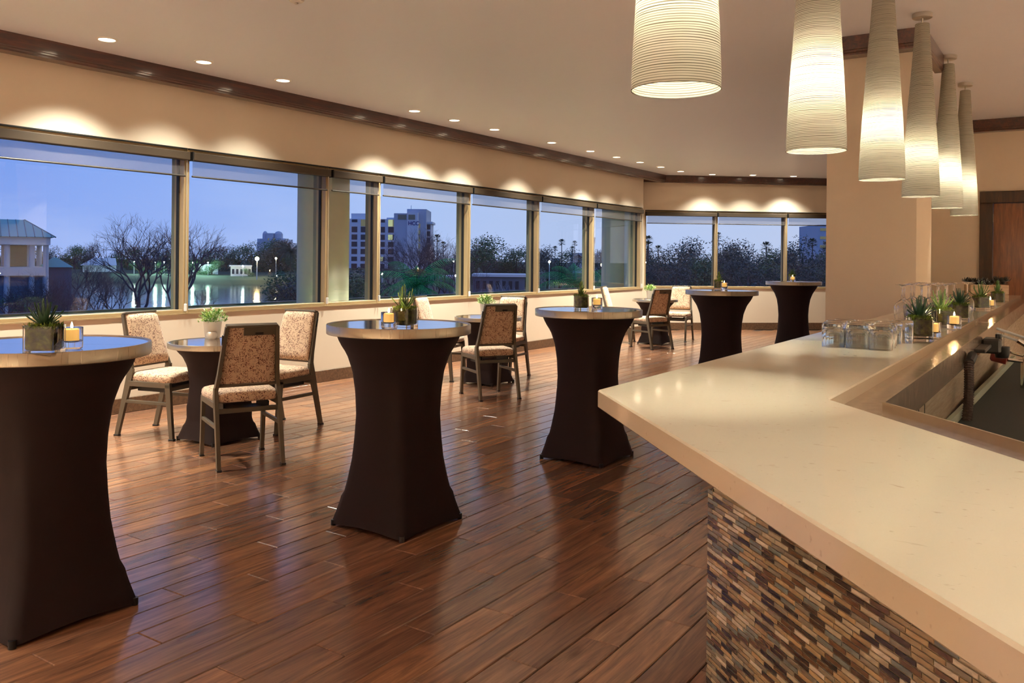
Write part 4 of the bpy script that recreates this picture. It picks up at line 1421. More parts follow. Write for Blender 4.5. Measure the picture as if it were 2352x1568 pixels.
def make_tree(name, label, h, wd, fm, seed, group, n_=2600):
    rr = random.Random(seed)
    t = thing(name, label, 'tree', (0, 0, 0), 0, group)
    tr_ = MB().tube([(0, 0, -1), (.1, 0, h * .25), (0, .1, h * .5), (0.05, 0, h * .7)], [h * .035, h * .028, h * .02, h * .01], 7)
    for k in range(5):
        a = k * 1.26
        tr_.tube([(0, 0, h * .35), (wd * .2 * math.cos(a), wd * .2 * math.sin(a), h * .55), (wd * .33 * math.cos(a), wd * .33 * math.sin(a), h * .7)], [h * .014, h * .01, h * .005], 5)
    tr_.build('trunk', M['bark'], t, smooth=60)
    c = MB()
    nb = 13
    for b in range(nb):
        a = b * 2.4; q = math.sqrt((b + .5) / nb)
        cen = (wd * .36 * q * math.cos(a), wd * .36 * q * math.sin(a), h * (.16 + .66 * ((b * 5) % nb) / (nb - 1) + rr.uniform(-.05, .05)))
        rad = (wd * rr.uniform(.24, .32), wd * rr.uniform(.24, .32), h * rr.uniform(.14, .2))
        leaf_cards(c, cen, rad, n_ // nb, wd * .028, rr, .35)
    c.build('crown', fm, t, kind='stuff')
    return t


def make_palm(name, label, h, fr_len, seed, group, fan=True, fm=None, n_fr=26):
    rr = random.Random(seed)
    t = thing(name, label, 'palm', (0, 0, 0), 0, group)
    MB().tube([(0, 0, -1), (.05 * h / 8, 0, h * .5), (0, 0, h)], [h * .012, h * .009, h * .009], 8).build('trunk', M['bark'], t, smooth=60)
    c = MB()
    for k in range(n_fr):
        az = k * 2.4; el = 1.35 - 1.9 * k / n_fr
        d_ = Vector((math.cos(az), math.sin(az), 0)); s_ = Vector((-math.sin(az), math.cos(az), 0))
        p = Vector((0, 0, h)); e_ = el
        if fan:
            stem = p + (d_ * math.cos(e_) + Vector((0, 0, 1)) * math.sin(e_)) * fr_len * .5
            c.tube([p, stem], fr_len * .012, 4)
            for q in range(9):
                f_ = (q - 4) / 4 * 1.0
                dirv = (d_ * math.cos(e_) + Vector((0, 0, 1)) * math.sin(e_)) * math.cos(f_) + s_ * math.sin(f_)
                tip = stem + dirv * fr_len * .55 - Vector((0, 0, fr_len * .08))
                sd = dirv.cross(Vector((0, 0, 1))).normalized() * fr_len * .055
                mid = stem.lerp(tip, .5)
                c.add([stem, mid + sd, tip, mid - sd], [(0, 1, 2, 3)])
        else:
            m_ = 14; last = p; pts = [p]
            for i in range(m_):
                step = (d_ * math.cos(e_) + Vector((0, 0, 1)) * math.sin(e_)) * (fr_len / m_)
                last = last + step; pts.append(last); e_ -= 1.7 / m_
            c.tube(pts, [fr_len * .008 * (1 - .8 * i / m_) for i in range(m_ + 1)], 4)
            for i in range(1, m_ + 1):
                for hlf in (0, .5):
                    b0 = pts[i - 1].lerp(pts[i], hlf); fw = (pts[i] - pts[i - 1]).normalized()
                    ll_ = fr_len * .3 * (math.sin(PI * min(1, (i + hlf) / m_ * .9 + .1)) * .8 + .2)
                    for sg_ in (1, -1):
                        dv = (s_ * sg_ * .8 + fw * .6 - Vector((0, 0, .35 + .5 * i / m_))).normalized()
                        sd = fw * fr_len * .009
                        tip = b0 + dv * ll_
                        c.add([b0 - sd, b0 + sd, tip], [(0, 1, 2)])
    c.build('fronds', fm or M['fol_palm_dark'], t, kind='stuff')
    return t


def bare_tree(name, label, h, seed, group, mtl, spread=.55, depth=5, lean=0.0, r0=.02, cat='tree'):
    rr = random.Random(seed)
    t = thing(name, label, cat, (0, 0, 0), 0, group)
    trunk, tw = MB(), MB()

    def grow(p, d, ln, rad, lev):
        pts = [p]; q = p; dd_ = d.copy()
        for i in range(3):
            dd_ = (dd_ + Vector((rr.gauss(0, .16), rr.gauss(0, .16), rr.gauss(.06, .08)))).normalized()
            q = q + dd_ * ln / 3; pts.append(q)
        tgt = trunk if lev < 2 else tw
        tgt.tube(pts, [rad, rad * .85, rad * .72, rad * .6], 4 if lev > 1 else 6, False)
        if lev >= depth: return
        nb = 3 if lev < 3 else rr.choice((2, 3))
        for k in range(nb):
            a = rr.uniform(0, 2 * PI)
            perp = dd_.orthogonal().normalized()
            perp = Quaternion(dd_, a) @ perp
            nd = (dd_ + perp * rr.uniform(spread * .6, spread * 1.5)).normalized()
            grow(pts[rr.choice((2, 3, 3))], nd, ln * rr.uniform(.62, .85), rad * .58, lev + 1)
    for k in range(3):
        a = k * 2.1 + rr.uniform(0, .5)
        grow(Vector((0, 0, -.5)), Vector((math.cos(a) * .38 + lean, math.sin(a) * .38, 1)).normalized(), h * .3, h * r0 * rr.uniform(.7, 1), 0)
    trunk.build('branches', mtl, t, smooth=60)
    tw.build('twigs', mtl, t, kind='stuff')
    return t


def place(o, px_, d_, z=None, base_py=None, s=1.0, rz=None):
    p = at(px_, 600, d_)
    o.location = (p.x, p.y, ZG if z is None else z); o.scale = (s,) * 3
    o.rotation_euler.z = rnd.uniform(0, 6.28) if rz is None else rz


def put(src, px_, d_, z=None, s=1.0, label=None, group=None):
    o = dup(src, (0, 0, 0), label=label, group=group); place(o, px_, d_, z, s=s); return o


GF = 'trees across the lake'
tA = make_tree('tree', 'dark leafy tree in the treeline across the lake', 10, 9, M['fol_green'], 1, GF)
tB = make_tree('tree', 'dark leafy tree in the treeline across the lake', 10, 8, M['fol_blue'], 2, GF)
tC = make_tree('tree', 'dark leafy tree in the treeline across the lake', 10, 9, M['fol_brown'], 3, GF)


def where(px_):
    for lim, w_ in ((0, 'beyond the left frame edge'), (60, 'behind the pavilion'), (110, 'just right of the pavilion roof'), (150, 'above the kiosk roof'), (181, 'between kiosk and blue-white hall'), (200, 'at the left end of the blue-white hall'), (240, 'above the blue-white hall'),
                    (275, 'left of the first leafless crown'), (310, 'behind the first leafless crown'), (345, 'right of the first leafless crown'), (380, 'behind the second leafless crown'), (415, 'just before the first window mullion'),
                    (446, 'right behind the first window mullion'), (476, 'just right of the first window mullion'), (505, 'above the greenly lit trees'), (535, 'above the small lakeside building'), (562, 'right of the small lakeside building'),
                    (590, 'behind the dazzling street lamp'), (615, 'below the domed hotel, left side'), (640, 'below the domed hotel, right side'), (670, 'between domed hotel and date palm'), (705, 'hidden by the round column, left side')):
        if px_ < lim: return w_
    return 'hidden by the round column, right side'


place(tA, 170, 205, s=.74); place(tB, 215, 210, s=.78); place(tC, 640, 200, s=.9)
for o_, px_ in ((tA, 170), (tB, 215), (tC, 640)): o_['label'] = 'dark leafy tree across the lake, ' + where(px_)
xs = [(-60, 200, .8), (-10, 206, .85), (40, 204, .9), (85, 208, .85), (128, 206, .82), (192, 215, .92), (255, 208, .8), (292, 205, .85), (330, 210, .9), (365, 204, .88), (398, 206, .84), (432, 202, .8), (462, 200, .84),
      (492, 205, .92), (520, 200, .88), (548, 206, .96), (578, 200, 1.0), (606, 205, 1.12), (628, 198, 1.14), (655, 202, 1.0), (690, 196, .95), (720, 190, .95)]
for i, (px_, d_, s_) in enumerate(xs):
    put((tA, tB, tA, tC, tB)[i % 5], px_, d_, s=s_ * .86, label='dark leafy tree across the lake, ' + where(px_))
g2 = 'trees behind the low white roof'
l2 = 'leafy tree in the middle distance'
w2 = ['left of the tallest crown', 'tallest crown above the low white roof', 'right shoulder of the tallest crown', 'above the left part of the low white roof', 'above the middle of the low white roof',
      'above the right part of the low white roof', 'at the right end of the low white roof', 'behind the fifth window mullion', 'right of the fifth window mullion', 'under the outermost skyline palm', 'under the tallest skyline palm',
      'right of the second concrete column edge', 'between tower and second concrete column', 'left of the fourth window mullion']
for i, (px_, d_, s_) in enumerate(((1075, 150, 1.0), (1095, 140, 1.18), (1112, 150, .9), (1135, 155, .95), (1160, 150, .93), (1186, 148, .92), (1208, 156, .95), (1232, 150, .92), (1258, 160, .95), (1285, 165, .9), (1312, 160, .85), (1395, 165, .95), (1380, 170, .9), (1050, 170, .85))):
    put((tB, tA, tB, tC)[i % 4], px_, d_, s=s_ * .80, label=l2 + ', ' + w2[i], group=g2)
g3 = 'woodland outside the end-wall windows'
l3 = 'dusky tree in the woodland outside the end-wall windows'
for row, (d_, s_, off) in enumerate(((118, .74, 0), (98, .60, 14), (80, .46, 7))):
    px_ = 1470 + off
    i = 0
    while px_ < 1960:
        put((tB, tA, tB, tB)[(i + row) % 4], px_ + rnd.uniform(-6, 6), d_ + rnd.uniform(-5, 5), s=s_ * rnd.uniform(.9, 1.14), label='dusky tree outside the end-wall %s window, %s row, %s' % (('left', 'middle', 'right')[min(2, max(0, int((px_ - 1476) / 166)))], ('back', 'middle', 'front')[row], ('by its left mullion', 'left of centre', 'right of centre', 'by its right mullion')[min(3, max(0, int(((px_ - 1476) % 166) / 41.6)))]), group=g3)
        px_ += 31 + 5 * row; i += 1
# shrubs at the shore in front of the column
g4 = 'shrubs by the near shore'
for i, (px_, d_, s_) in enumerate(((668, 62, .42), (690, 58, .46), (655, 64, .3), (820, 46, .44), (850, 44, .44), (838, 50, .42), (806, 48, .42))):
    put((tA, tB)[i % 2], px_, d_, s=s_, label='leafy shrub ' + ('hugging the left edge of the round concrete column', 'mostly hidden by the round concrete column', 'lowest, left of the round concrete column, by the water', 'in the narrow window, right half', 'behind the third window mullion', 'taller, in the narrow window under the office block', 'in the narrow window, touching the column')[i], group=g4)
for px_, d_, s_, w_ in ((452, 177, .42, 'brightest, right of the first mullion'), (487, 177, .46, 'left of the small lakeside building'), (320, 181, .40, 'behind the first leafless tree'), (366, 180, .40, 'behind the second leafless tree'), (572, 170, .28, 'small one right of the lakeside building')):
    put(tA, px_, d_, s=s_, label='small tree lit green by lamps across the lake, ' + w_, group='lamp-lit trees across the lake')
# palms
gp_ = 'fan palms on the skyline'
pa = make_palm('fan_palm', 'fan palm on the skyline right of the office block, taller one', 9, 1.0, 4, None)


def palm(px_, py_, d_, crown_px, label, group=None, src=None):
    """crown of the palm at a pixel of the photo, its trunk down to the ground"""
    p = at(px_, py_, d_); o = src or dup(pa, (0, 0, 0), label=label)
    k_ = crown_px * d_ / FPX / 1.35
    o.scale = (k_, k_, max(k_, .2)); hgt_ = 9 * k_
    o.location = (p.x, p.y, p.z - hgt_); o['label'] = label
    o.rotation_euler.z = rnd.uniform(0, 6)
    return o


palm(1004, 549, 150, 18, 'fan palm on the skyline right of the office block, taller one', src=pa)
palm(1018, 563, 150, 14, 'fan palm on the skyline right of the office block, shorter one')
palm(1290, 558, 160, 15, 'fan palm on the skyline left of the castle-like tower, tallest of four')
palm(1320, 560, 160, 12, 'fan palm on the skyline left of the castle-like tower, second tallest')
palm(1275, 572, 150, 12, 'fan palm on the skyline left of the castle-like tower, outermost and low')
palm(1315, 573, 150, 13, 'fan palm on the skyline left of the castle-like tower, low and nearest it')
palm(1489, 553, 110, 20, 'dark fan palm at the left edge of the end-wall windows, upper one')
palm(1487, 567, 105, 22, 'dark fan palm at the left edge of the end-wall windows, lower one')
palm(1512, 574, 105, 18, 'dark rounded fan palm second from the room corner in the end-wall windows')
palm(1650, 541, 120, 13, 'slim fan palm peeping out beside the first end-wall mullion')
palm(1760, 568, 105, 22, 'broad fan palm in the middle end-wall window treeline')
palm(1866, 559, 100, 20, 'tall fan palm left of the bluish tower block')
palm(1898, 566, 100, 18, 'fan palm in front of the bluish tower block')
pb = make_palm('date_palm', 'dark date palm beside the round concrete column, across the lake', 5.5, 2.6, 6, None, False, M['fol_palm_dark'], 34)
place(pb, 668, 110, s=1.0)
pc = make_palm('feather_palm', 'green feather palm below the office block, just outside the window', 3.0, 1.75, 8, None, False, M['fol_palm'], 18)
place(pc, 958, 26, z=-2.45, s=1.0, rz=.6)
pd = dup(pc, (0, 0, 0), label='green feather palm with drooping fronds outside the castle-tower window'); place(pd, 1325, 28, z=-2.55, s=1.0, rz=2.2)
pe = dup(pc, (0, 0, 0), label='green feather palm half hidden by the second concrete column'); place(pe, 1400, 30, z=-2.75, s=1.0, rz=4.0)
# bare trees
b1 = bare_tree('bare_tree', 'tall leafless tree at the near shore, in the nearest window', 9.6, 11, 'leafless trees at the near shore', M['twig'], .5, 6)
place(b1, 318, 78, z=-4.2, rz=.4)
b2 = bare_tree('bare_tree', 'leafless tree at the near shore, straddling the first window mullion', 9.6, 23, 'leafless trees at the near shore', M['twig'], .5, 6)
place(b2, 405, 80, z=-4.2, rz=1.0)
o = dup(b1, (0, 0, 0), label='small leafless tree before the green-roofed pavilion'); place(o, 190, 74, z=-4.2, s=.62, rz=2.6)
o = dup(b2, (0, 0, 0), label='small leafless thicket tree left of the moss cube table'); place(o, 60, 70, z=-4.2, s=.6, rz=3.6)
for i, (px_, d_, s_, src) in enumerate(((15, 46, .40, b2), (95, 48, .42, b1), (140, 50, .46, b2), (235, 54, .44, b1), (170, 44, .36, b1), (280, 60, .42, b2))):
    o = dup(src, (0, 0, 0), label='leafless thicket ' + ('right below the pavilion columns', 'below the pavilion eave tip', 'below the kiosk roof', 'in front of the blue-white hall', 'between kiosk and first leafless tree', 'at the foot of the first leafless tree')[i], group='leafless thicket by the pavilion'); place(o, px_, d_, z=-3.6, s=s_)
for i, (px_, d_, s_) in enumerate(((-20, 56, .28), (30, 54, .3), (75, 56, .3), (115, 58, .3), (150, 57, .26))):
    put((tB, tA)[i % 2], px_, d_, z=-4.0, s=s_, label='low shrub at the pavilion foot, ' + ('cut by the frame edge', 'under its first column', 'under its eave tip', 'below the kiosk, left', 'below the kiosk, right')[i], group='shrubs at the foot of the pavilion')
o = dup(b1, (0, 0, 0), label='low leafless tree at the near shore right of the mullion'); place(o, 470, 72, z=-4.2, s=.36, rz=5.0)
gb = 'leafless trees in front of the office block'
for px_, d_, s_, src, w_ in ((955, 90, .92, b1, 'in front of the tower of the office block'), (1000, 95, .95, b2, 'below the two skyline palms'), (915, 85, .7, b2, 'in front of the main wing of the office block'), (1040, 92, .78, b1, 'left of the fourth window mullion'), (1080, 88, .5, b2, 'small one behind the fourth window mullion')):
    o = put(src, px_, d_, z=-4.0, s=s_, label='leafless tree ' + w_, group=gb)
b3 = bare_tree('bare_shrub', 'leafless pale-stemmed shrub below the low white roof', 4.2, 31, 'leafless shrubs below the low white roof', M['pale_bark'], .4, 4)
place(b3, 1135, 42, z=-3.4)
b3['label'] = 'leafless pale-stemmed shrub below the middle of the low white roof'
for px_, d_, s_, w_ in ((1105, 42, .95, 'below the left end of the low white roof'), (1165, 43, 1.0, 'just right of the middle of the low white roof'), (1192, 41, .95, 'left of the fifth window mullion'), (1215, 42, .9, 'touching the fifth window mullion'), (1258, 44, .95, 'just right of the fifth window mullion'), (1280, 42, .85, 'left of the drooping palm fronds'), (1155, 46, 1.05, 'set back, against the low building wall')):
    put(b3, px_, d_, z=-3.4, s=s_, label='leafless pale-stemmed shrub ' + w_)


# ---- buildings -----------------------------------------------------
def facing(p):
    """rotation so that local -y looks back at the room"""
    return math.atan2(p.y, p.x) - PI / 2


def px_m(d_): return d_ / FPX


# white office block with lettering
D = 400.0; k = px_m(D)
p = at(803, 600, D)
ob = thing('office_block', 'white office block with dark window bands and blue lettering on its tower', 'building', (p.x, p.y, ZG), YAW)
hz = lambda py, px_=900: EYE - (py - (HY + (px_ - HX) * ROLL)) * k - ZG      # height of a pixel row above ground at that depth
X = lambda px_: (px_ - 803) * k
MB().box(X(760), X(915), 0, 25, 0, hz(503)).box(X(803), X(856), 3, 12, hz(503), hz(490)).box(X(885), X(908), 3, 10, hz(503), hz(499)).build('main_wing', M['white_wall'], ob)
MB().box(X(908), X(938), -6, 20, 0, hz(491)).build('tower_side', M['grey_wall'], ob)
MB().box(X(938), X(962), -6.5, 20, 0, hz(489)).build('tower_front', M['white_wall'], ob)
MB().box(X(935), X(979), -2, 22, 0, hz(480)).build('stair_tower', M['grey_wall'], ob)
MB().box(X(978), X(988), 2, 15, 0, hz(510)).box(X(978), X(992), 1, 16, hz(513), hz(508)).build('rear_wing', M['white_wall'], ob)
MB().box(X(917), X(936), -6.2, -5.9, hz(505), hz(494)).box(X(941), X(956), -6.75, -6.45, hz(505), hz(494)).build('louvre_panel', M['fin'], ob)
MB().tube([(X(941), 4, hz(480)), (X(941), 4, hz(470))], .12, 4).build('mast', M['lamp_post'], ob)
rows_ = [(503, 510.5), (521, 534), (539, 551), (555.5, 567), (572, 584), (590, 600), (606, 617)]
for r_, (ya, yb) in enumerate(rows_):
    for c_, (xa, xb) in enumerate(((768, 780), (785, 801), (807, 820), (828, 853), (874, 883.5), (891, 908))):
        if r_ == 0: ya, yb = 504.5, 511
        if r_ == 0 and c_ in (3, 5): yb = 520
        lit = (r_, c_) in ((0, 3), (0, 5))
        ww = MB().box(X(xa), X(xb), -.12, .5, hz(yb), hz(ya)).build('window', M['lit_window_warm'] if lit else M['dark_glass'], ob)
        if (r_, c_) in ((1, 3), (2, 5), (0, 3), (0, 5), (5, 4)):
            MB().box(X(xa + (xb - xa) * .5 if c_ == 3 else xa), X(xb - 2 if c_ == 3 else xa + (xb - xa) * .6), -.2, -.1, hz(yb), hz(ya)).build('lit_pane', M['lit_window'], ww)
for r_, (ya, yb) in enumerate(((513, 523.5), (528, 539), (543, 555), (559, 570), (575, 585))):
    MB().box(X(959), X(965.5), -7.2 + 5.2, -1.6, hz(yb), hz(ya)).build('window', M['lit_window_warm'], ob)
    MB().box(X(979), X(986.5), 1.7, 2.3, hz(yb + 2), hz(ya + 2)).build('window', M['dark_glass'], ob)


def text_mesh(s, size, mtl, parent, loc, rot, name, extr=.05):
    cu = bpy.data.curves.new(name, 'FONT'); cu.body = s; cu.size = size; cu.extrude = extr; cu.align_x = 'LEFT'; cu.offset = size * .02
    tmp = bpy.data.objects.new(name, cu); COL.objects.link(tmp)
    dg = bpy.context.evaluated_depsgraph_get(); dg.update()
    me = bpy.data.meshes.new_from_object(tmp.evaluated_get(dg))
    bpy.data.objects.remove(tmp)
    me.materials.clear(); me.materials.append(mtl)
    o = bpy.data.objects.new(name, me); COL.objects.link(o); o.parent = parent; o.location = loc; o.rotation_euler = rot
    return o


sz = (hz(509) - hz(517.5)) / .70
text_mesh('HCC', sz, M['blue_sign'], ob, (X(940.3), -6.62, hz(517.5)), (PI / 2, 0, 0), 'lettering').scale = (.96, 1, 1)

# domed hotel
D = 520.0; k = px_m(D); p = at(590, 600, D)
hb = thing('domed_hotel', 'pale domed hotel rising behind the trees across the lake', 'building', (p.x, p.y, ZG), YAW)
X = lambda px_: (px_ - 590) * k
hz = lambda py, px_=620: EYE - (py - (HY + (px_ - HX) * ROLL)) * k - ZG
MB().box(X(585), X(653), 4, 30, 0, hz(556)).build('block', M['white_wall'], hb)
MB().box(X(596), X(643), 0, 30, 0, hz(548)).build('upper_block', M['grey_wall'], hb)
for px_, r_ in ((602, 6), (633, 10)):
    MB().lathe([(r_ * k, 0), (r_ * k, 3.5), (r_ * k * .96, 4.2), (r_ * k * .6, 5.4), (0, 5.9)], 16, (X(px_), 6, hz(548) - 1)).build('dome', M['grey_wall'], hb, smooth=40)
MB().box(X(608), X(624), 3, 12, hz(548), hz(535)).build('roof_house', M['grey_wall'], hb)
MB().box(X(642), X(652), 2, 10, hz(556), hz(547)).box(X(588), X(594), 2, 10, hz(556), hz(548)).build('roof_pavilion', M['white_wall'], hb)
for px_, ya in ((616, 547), (629, 547), (646, 560), (646, 572), (640, 571)):
    MB().box(X(px_ - 1.2), X(px_ + 1.2), -.3, 4.2, hz(ya + 5), hz(ya)).build('window', M['lit_window_warm'], hb)

# castle-like tower and the house below it
D = 330.0; k = px_m(D); p = at(1343, 600, D)
cb = thing('crenellated_tower', 'pale castle-like water tower with crenellated top beyond the palms', 'tower', (p.x, p.y, ZG), YAW)
X = lambda px_: (px_ - 1343) * k
hz = lambda py, px_=1358: EYE - (py - (HY + (px_ - HX) * ROLL)) * k - ZG
MB().lathe([(12 * k, 0), (11.5 * k, hz(563)), (14 * k, hz(557)), (14 * k, hz(547))], 24, (X(1357.5), 8, 0), cap1=True).build('shaft', M['grey_wall'], cb, smooth=30)
for q in range(10):
    a = q * 2 * PI / 10
    MB().box(-1.6 * k, 1.6 * k, -1.6 * k, 1.6 * k, 0, 3.2 * k).build('merlon', M['grey_wall'], cb, (X(1357.5) + 13 * k * math.cos(a), 8 + 13 * k * math.sin(a), hz(547)), a)
MB().box(X(1342), X(1346), 2, 8, 0, hz(572)).build('buttress', M['grey_wall'], cb)
hs2 = thing('low_house', 'pale house with small red gable beneath the castle-like tower', 'building', (p.x, p.y, ZG), YAW)
MB().box(X(1310), X(1372), -6, 0, 0, hz(581, 1330)).build('walls', M['white_wall'], hs2)
gv = MB(); gv.add([(X(1313), -6.3, hz(592)), (X(1337), -6.3, hz(592)), (X(1325), -6.3, hz(584)), (X(1313), -3, hz(592)), (X(1337), -3, hz(592)), (X(1325), -3, hz(584))], [(0, 1, 2), (3, 5, 4), (0, 2, 5, 3), (1, 4, 5, 2), (0, 3, 4, 1)])
gv.build('gable_roof', M['red_roof'], hs2)
hs3 = thing('small_white_house', 'small pale house among trees, left of the palm trio', 'building', tuple(at(1269, 600, 300))[:2] + (ZG,), YAW)
kk = px_m(300)
MB().box(0, 16 * kk, -3, 3, 0, 5).build('walls', M['white_wall'], hs3)
MB().box(-1 * kk, 17 * kk, -3.3, 3.3, 5, 5.4).build('roof', M['grey_wall'], hs3)

# long low white roof
D = 105.0; k = px_m(D); p = at(1084, 600, D)
lr = thing('low_building', 'long low building with pale flat roof behind the leafless shrubs', 'building', (p.x, p.y, ZG), YAW)
MB().box(0, 125 * k, 0, 7, 2.72, 3.05).build('roof', M['white_wall'], lr)
MB().box(2 * k, 122 * k, .4, 6.6, 0, 2.72).build('walls', M['blue_wall'], lr)
for q in range(7):
    MB().box(10 * k + q * 15 * k, 18 * k + q * 15 * k, .3, .5, 1.2, 2.2).build('window', M['dark_glass'], lr)
lr2 = dup(lr, tuple(at(1010, 600, 112))[:2] + (ZG,), label='low flat-roofed building right of the office block'); lr2.scale = (.55, 1, .86)

# bluish tower block at the far right window
D = 300.0; k = px_m(D); p = at(1880, 600, D)
rb = thing('tower_block', 'bluish tower block with lit bands beside the pillar', 'building', (p.x, p.y, ZG), YAW)
X = lambda px_: (px_ - 1880) * k
hz = lambda py, px_=1890: EYE - (py - (HY + (px_ - HX) * ROLL)) * k - ZG
MB().box(X(1879), X(1930), 0, 20, 0, hz(516)).build('block', M['grey_wall'], rb)
for ya in (524, 543, 563):
    MB().box(X(1883), X(1928), -.2, .3, hz(ya + 6), hz(ya)).build('window', M['lit_window_warm'], rb)

# pavilion with teal standing-seam roof
D = 60.0; k = px_m(D); p = at(-60, 600, D)
pv = thing('pavilion', 'open pavilion with teal standing-seam roof and pale columns', 'pavilion', (p.x, p.y, 0), facing(p))
X = lambda px_: (px_ + 60) * k
hz = lambda py, px_=40: EYE - (py - (HY + (px_ - HX) * ROLL)) * k
x0, x1, y0, y1 = X(-150), X(98), -3.2, 5.5
ze, zr = hz(544), hz(501)
rx0, rx1, ry = X(-90), X(42), 1.2
rf = MB(); rf.add([(x0, y0, ze), (x1, y0, ze), (x1, y1, ze), (x0, y1, ze), (rx0, ry, zr), (rx1, ry, zr)], [(0, 1, 5, 4), (1, 2, 5), (2, 3, 4, 5), (3, 0, 4), (3, 2, 1, 0)])
rfo = rf.build('roof', M['teal_roof'], pv)
for q in range(15):
    u_ = (q + .5) / 15; a = Vector((x0 + (x1 - x0) * u_, y0, ze)); xr = min(max(a.x, rx0), rx1)
    e_ = 1.0
    if a.x < rx0: e_ = (a.x - x0) / (rx0 - x0)
    if a.x > rx1: e_ = (x1 - a.x) / (x1 - rx1)
    b = Vector((a.x, y0 + (ry - y0) * e_, ze + (zr - ze) * e_))
    MB().tube([a, b], .035, 4).build('seam', M['teal_seam'], rfo)
MB().tube([(x1, y0, ze), (rx1, ry, zr)], .05, 4).build('hip_cap', M['teal_seam'], rfo)
MB().box(x0 + .3, x1 - .3, y0 + .3, y1 - .3, ze - .55, ze - .02).build('fascia', M['white_wall'], pv)
for px_ in (-100, -40, 3, 52, 80):
    MB().lathe([(.2, -3), (.19, 0), (.18, ze - .5)], 14, (X(px_), y0 + .7, 0)).build('column', M['grey_wall'], pv, smooth=60)
    MB().lathe([(.2, -3), (.19, 0), (.18, ze - .5)], 14, (X(px_), y1 - .7, 0)).build('column', M['grey_wall'], pv, smooth=60)
MB().box(X(8), X(48), 1.5, 3.5, -3, ze - .5).build('core_wall', M['dark_glass'], pv)
MB().box(x0 + .3, x1 - .6, y0 + .4, y1 - .4, hz(632), hz(613)).build('base', M['grey_wall'], pv)
MB().box(x0 + .6, x1 - .9, y0 + .8, y1 - .8, -4.2, hz(632)).build('plinth', M['blue_wall'], pv)
kr = thing('kiosk', 'low kiosk with teal hip roof beyond the pavilion', 'kiosk', tuple(at(128, 600, 66))[:2] + (0,), facing(at(128, 600, 66)))
k = px_m(66); z0_ = EYE - 28 * k; z1_ = EYE - 6 * k
rf = MB(); rf.add([(-36 * k, -1.5, z0_), (36 * k, -1.5, z0_), (36 * k, 1.5, z0_), (-36 * k, 1.5, z0_), (-6 * k, 0, z1_), (2 * k, 0, z1_)], [(0, 1, 5, 4), (1, 2, 5), (2, 3, 4, 5), (3, 0, 4), (3, 2, 1, 0)])
rf.build('roof', M['teal_roof'], kr)
MB().box(-32 * k, 32 * k, -1.2, 1.2, -3.8, z0_).build('walls', M['blue_wall'], kr)

# pale lit building on the far bank
D = 172.0; k = px_m(D); p = at(530, 600, D)
wb = thing('lakeside_building', 'small greenish-white lakeside building left of the bright street lamp', 'building', (p.x, p.y, ZG), facing(p))
MB().box(0, 46 * k, 0, 4, .8, 2.9).build('walls', M['white_wall'], wb)
MB().box(-.3, 47 * k, -.4, 4.4, 2.9, 3.15).build('roof', M['white_wall'], wb)
for q in range(5):
    MB().box((3 + 9 * q) * k, (8 + 9 * q) * k, -.1, .2, 1.4, 2.4).build('window', M['dark_glass'], wb)
wb2 = thing('lakeside_shelter', 'long pale lakeside building under the green-lit trees', 'building', tuple(at(440, 600, 178))[:2] + (ZG,), facing(at(460, 600, 178)))
MB().box(0, 60 * k, 0, 4, .8, 3.0).build('walls', M['white_wall'], wb2)
MB().box(-.3, 61 * k, -.4, 4.4, 3.0, 3.2).build('roof', M['white_wall'], wb2)
wb3 = thing('lakeside_hall', 'low blue-white hall on the far bank, behind the leafless trees', 'building', tuple(at(190, 600, 184))[:2] + (ZG,), facing(at(220, 600, 184)))
MB().box(0, 75 * k, 0, 6, .8, 2.7).build('walls', M['white_wall'], wb3)
MB().add([(-.5, -.6, 2.7), (76 * k, -.6, 2.7), (76 * k, 6.6, 2.7), (-.5, 6.6, 2.7), (2, 3, 4.3), (74 * k, 3, 4.3)], [(0, 1, 5, 4), (1, 2, 5), (2, 3, 4, 5), (3, 0, 4), (3, 2, 1, 0)]).build('roof', M['grey_wall'], wb3)


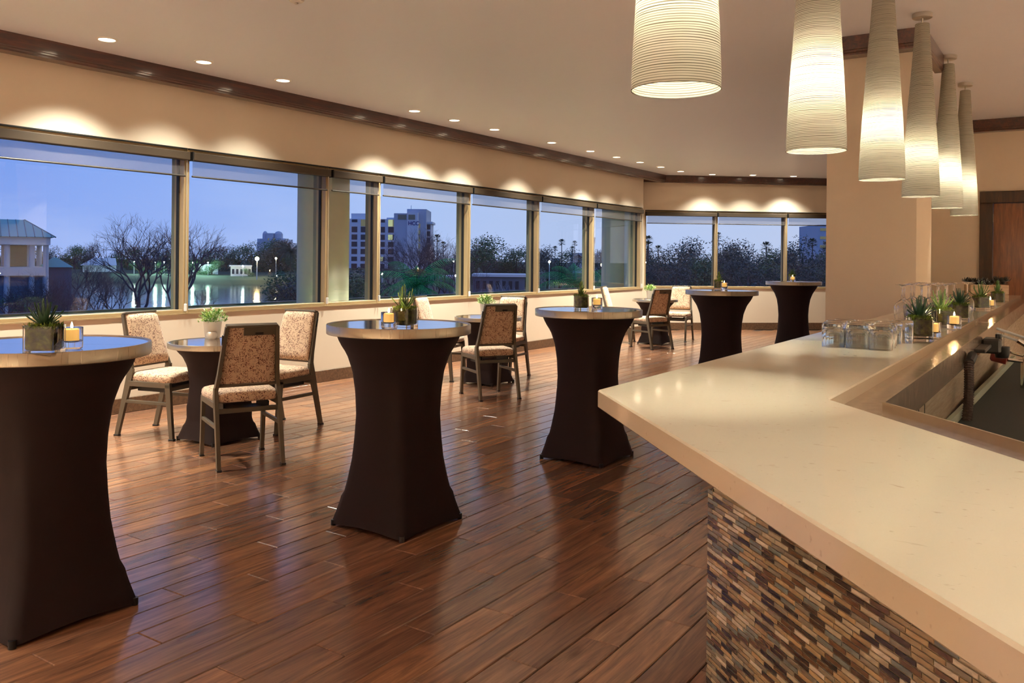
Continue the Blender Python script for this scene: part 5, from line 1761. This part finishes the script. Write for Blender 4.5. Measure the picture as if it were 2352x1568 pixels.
# ---- street lamps --------------------------------------------------
def lamp(px_, py_, d_, r_, mtl, label, light=0, col=(1, .8, .5), pole=True, group='lamps outdoors'):
    p = at(px_, py_, d_)
    zb = ZG if p.z > ZG + 1 else p.z - 1
    t = thing('street_lamp', label, 'street lamp', (p.x, p.y, zb), 0, group)
    MB().tube([(0, 0, -.4), (0, 0, p.z - zb - r_ * .8)], max(.05, r_ * .25), 6).build('pole', M['lamp_post'], t)
    MB().lathe([(0, -r_), (r_ * .7, -r_ * .7), (r_, 0), (r_ * .7, r_ * .7), (0, r_)], 12).build('globe', mtl, t, (0, 0, p.z - zb), smooth=80)
    if light:
        ld = bpy.data.lights.new('lamp_light', 'POINT'); ld.energy = light; ld.color = col; ld.shadow_soft_size = r_ * 1.2
        lo = bpy.data.objects.new('lamp_light', ld); COL.objects.link(lo); lo.parent = t; lo.location = (0, 0, p.z - zb)
    return t


lamp(590.5, 594, 165, .4, M['lamp_warm'], 'dazzling amber street lamp across the lake', 900, (1, .7, .3))
lamp(634, 593, 175, .2, M['lamp_warm'], 'smaller amber street lamp right of the dazzling one', 300, (1, .7, .3))
lamp(1262, 601, 120, .16, M['lamp_cool'], 'cool white street lamp above the leafless shrubs', 200, (.75, 1, .95))
lamp(1345, 598, 110, .2, M['lamp_cool'], 'brightest cool white lamp beneath the castle-like tower', 300, (.75, 1, .95))
lamp(1345, 613, 100, .17, M['lamp_warm'], 'amber lamp just below the brightest cool lamp', 120, (1, .7, .3))
lamp(1383, 608, 90, .16, M['lamp_warm'], 'small lamp in the lit green tree by the second column', 160, (.8, 1, .4))
lamp(1042, 600, 110, .12, M['lamp_white'], 'small white lamp above the feather palm, upper one')
lamp(1047, 633, 85, .11, M['lamp_white'], 'small white lamp above the feather palm, lower one')
lamp(1482, 602.5, 70, .07, M['lamp_white'], 'small white lamp at the left edge of the end-wall woodland')
lamp(878, 629, 75, .08, M['lamp_warm'], 'small amber lamp low in front of the office block')
lamp(443, 603, 172, .12, M['lamp_cool'], 'cool lamp lighting the trees green, right of the first mullion', 5500, (.55, 1, .75))
lamp(478, 603, 170, .12, M['lamp_cool'], 'cool lamp lighting the trees green, left of the lakeside building', 5500, (.55, 1, .75))
lamp(308, 601, 176, .1, M['lamp_cool'], 'cool lamp behind the leafless trees, left of three', 3500, (.6, 1, .8))
lamp(357, 602, 176, .1, M['lamp_cool'], 'cool lamp behind the leafless trees, middle of three', 3500, (.6, 1, .8))
lamp(377, 601, 174, .1, M['lamp_cool'], 'cool lamp behind the leafless trees, right of three', 3500, (.6, 1, .8))
lamp(558, 611, 168, .16, M['lamp_cool'], 'slim cool lamp standing at the lakeside building', 500, (.6, 1, .85))
lamp(636, 633, 160, .12, M['lamp_white'], 'low white lamp near the shore by the column')
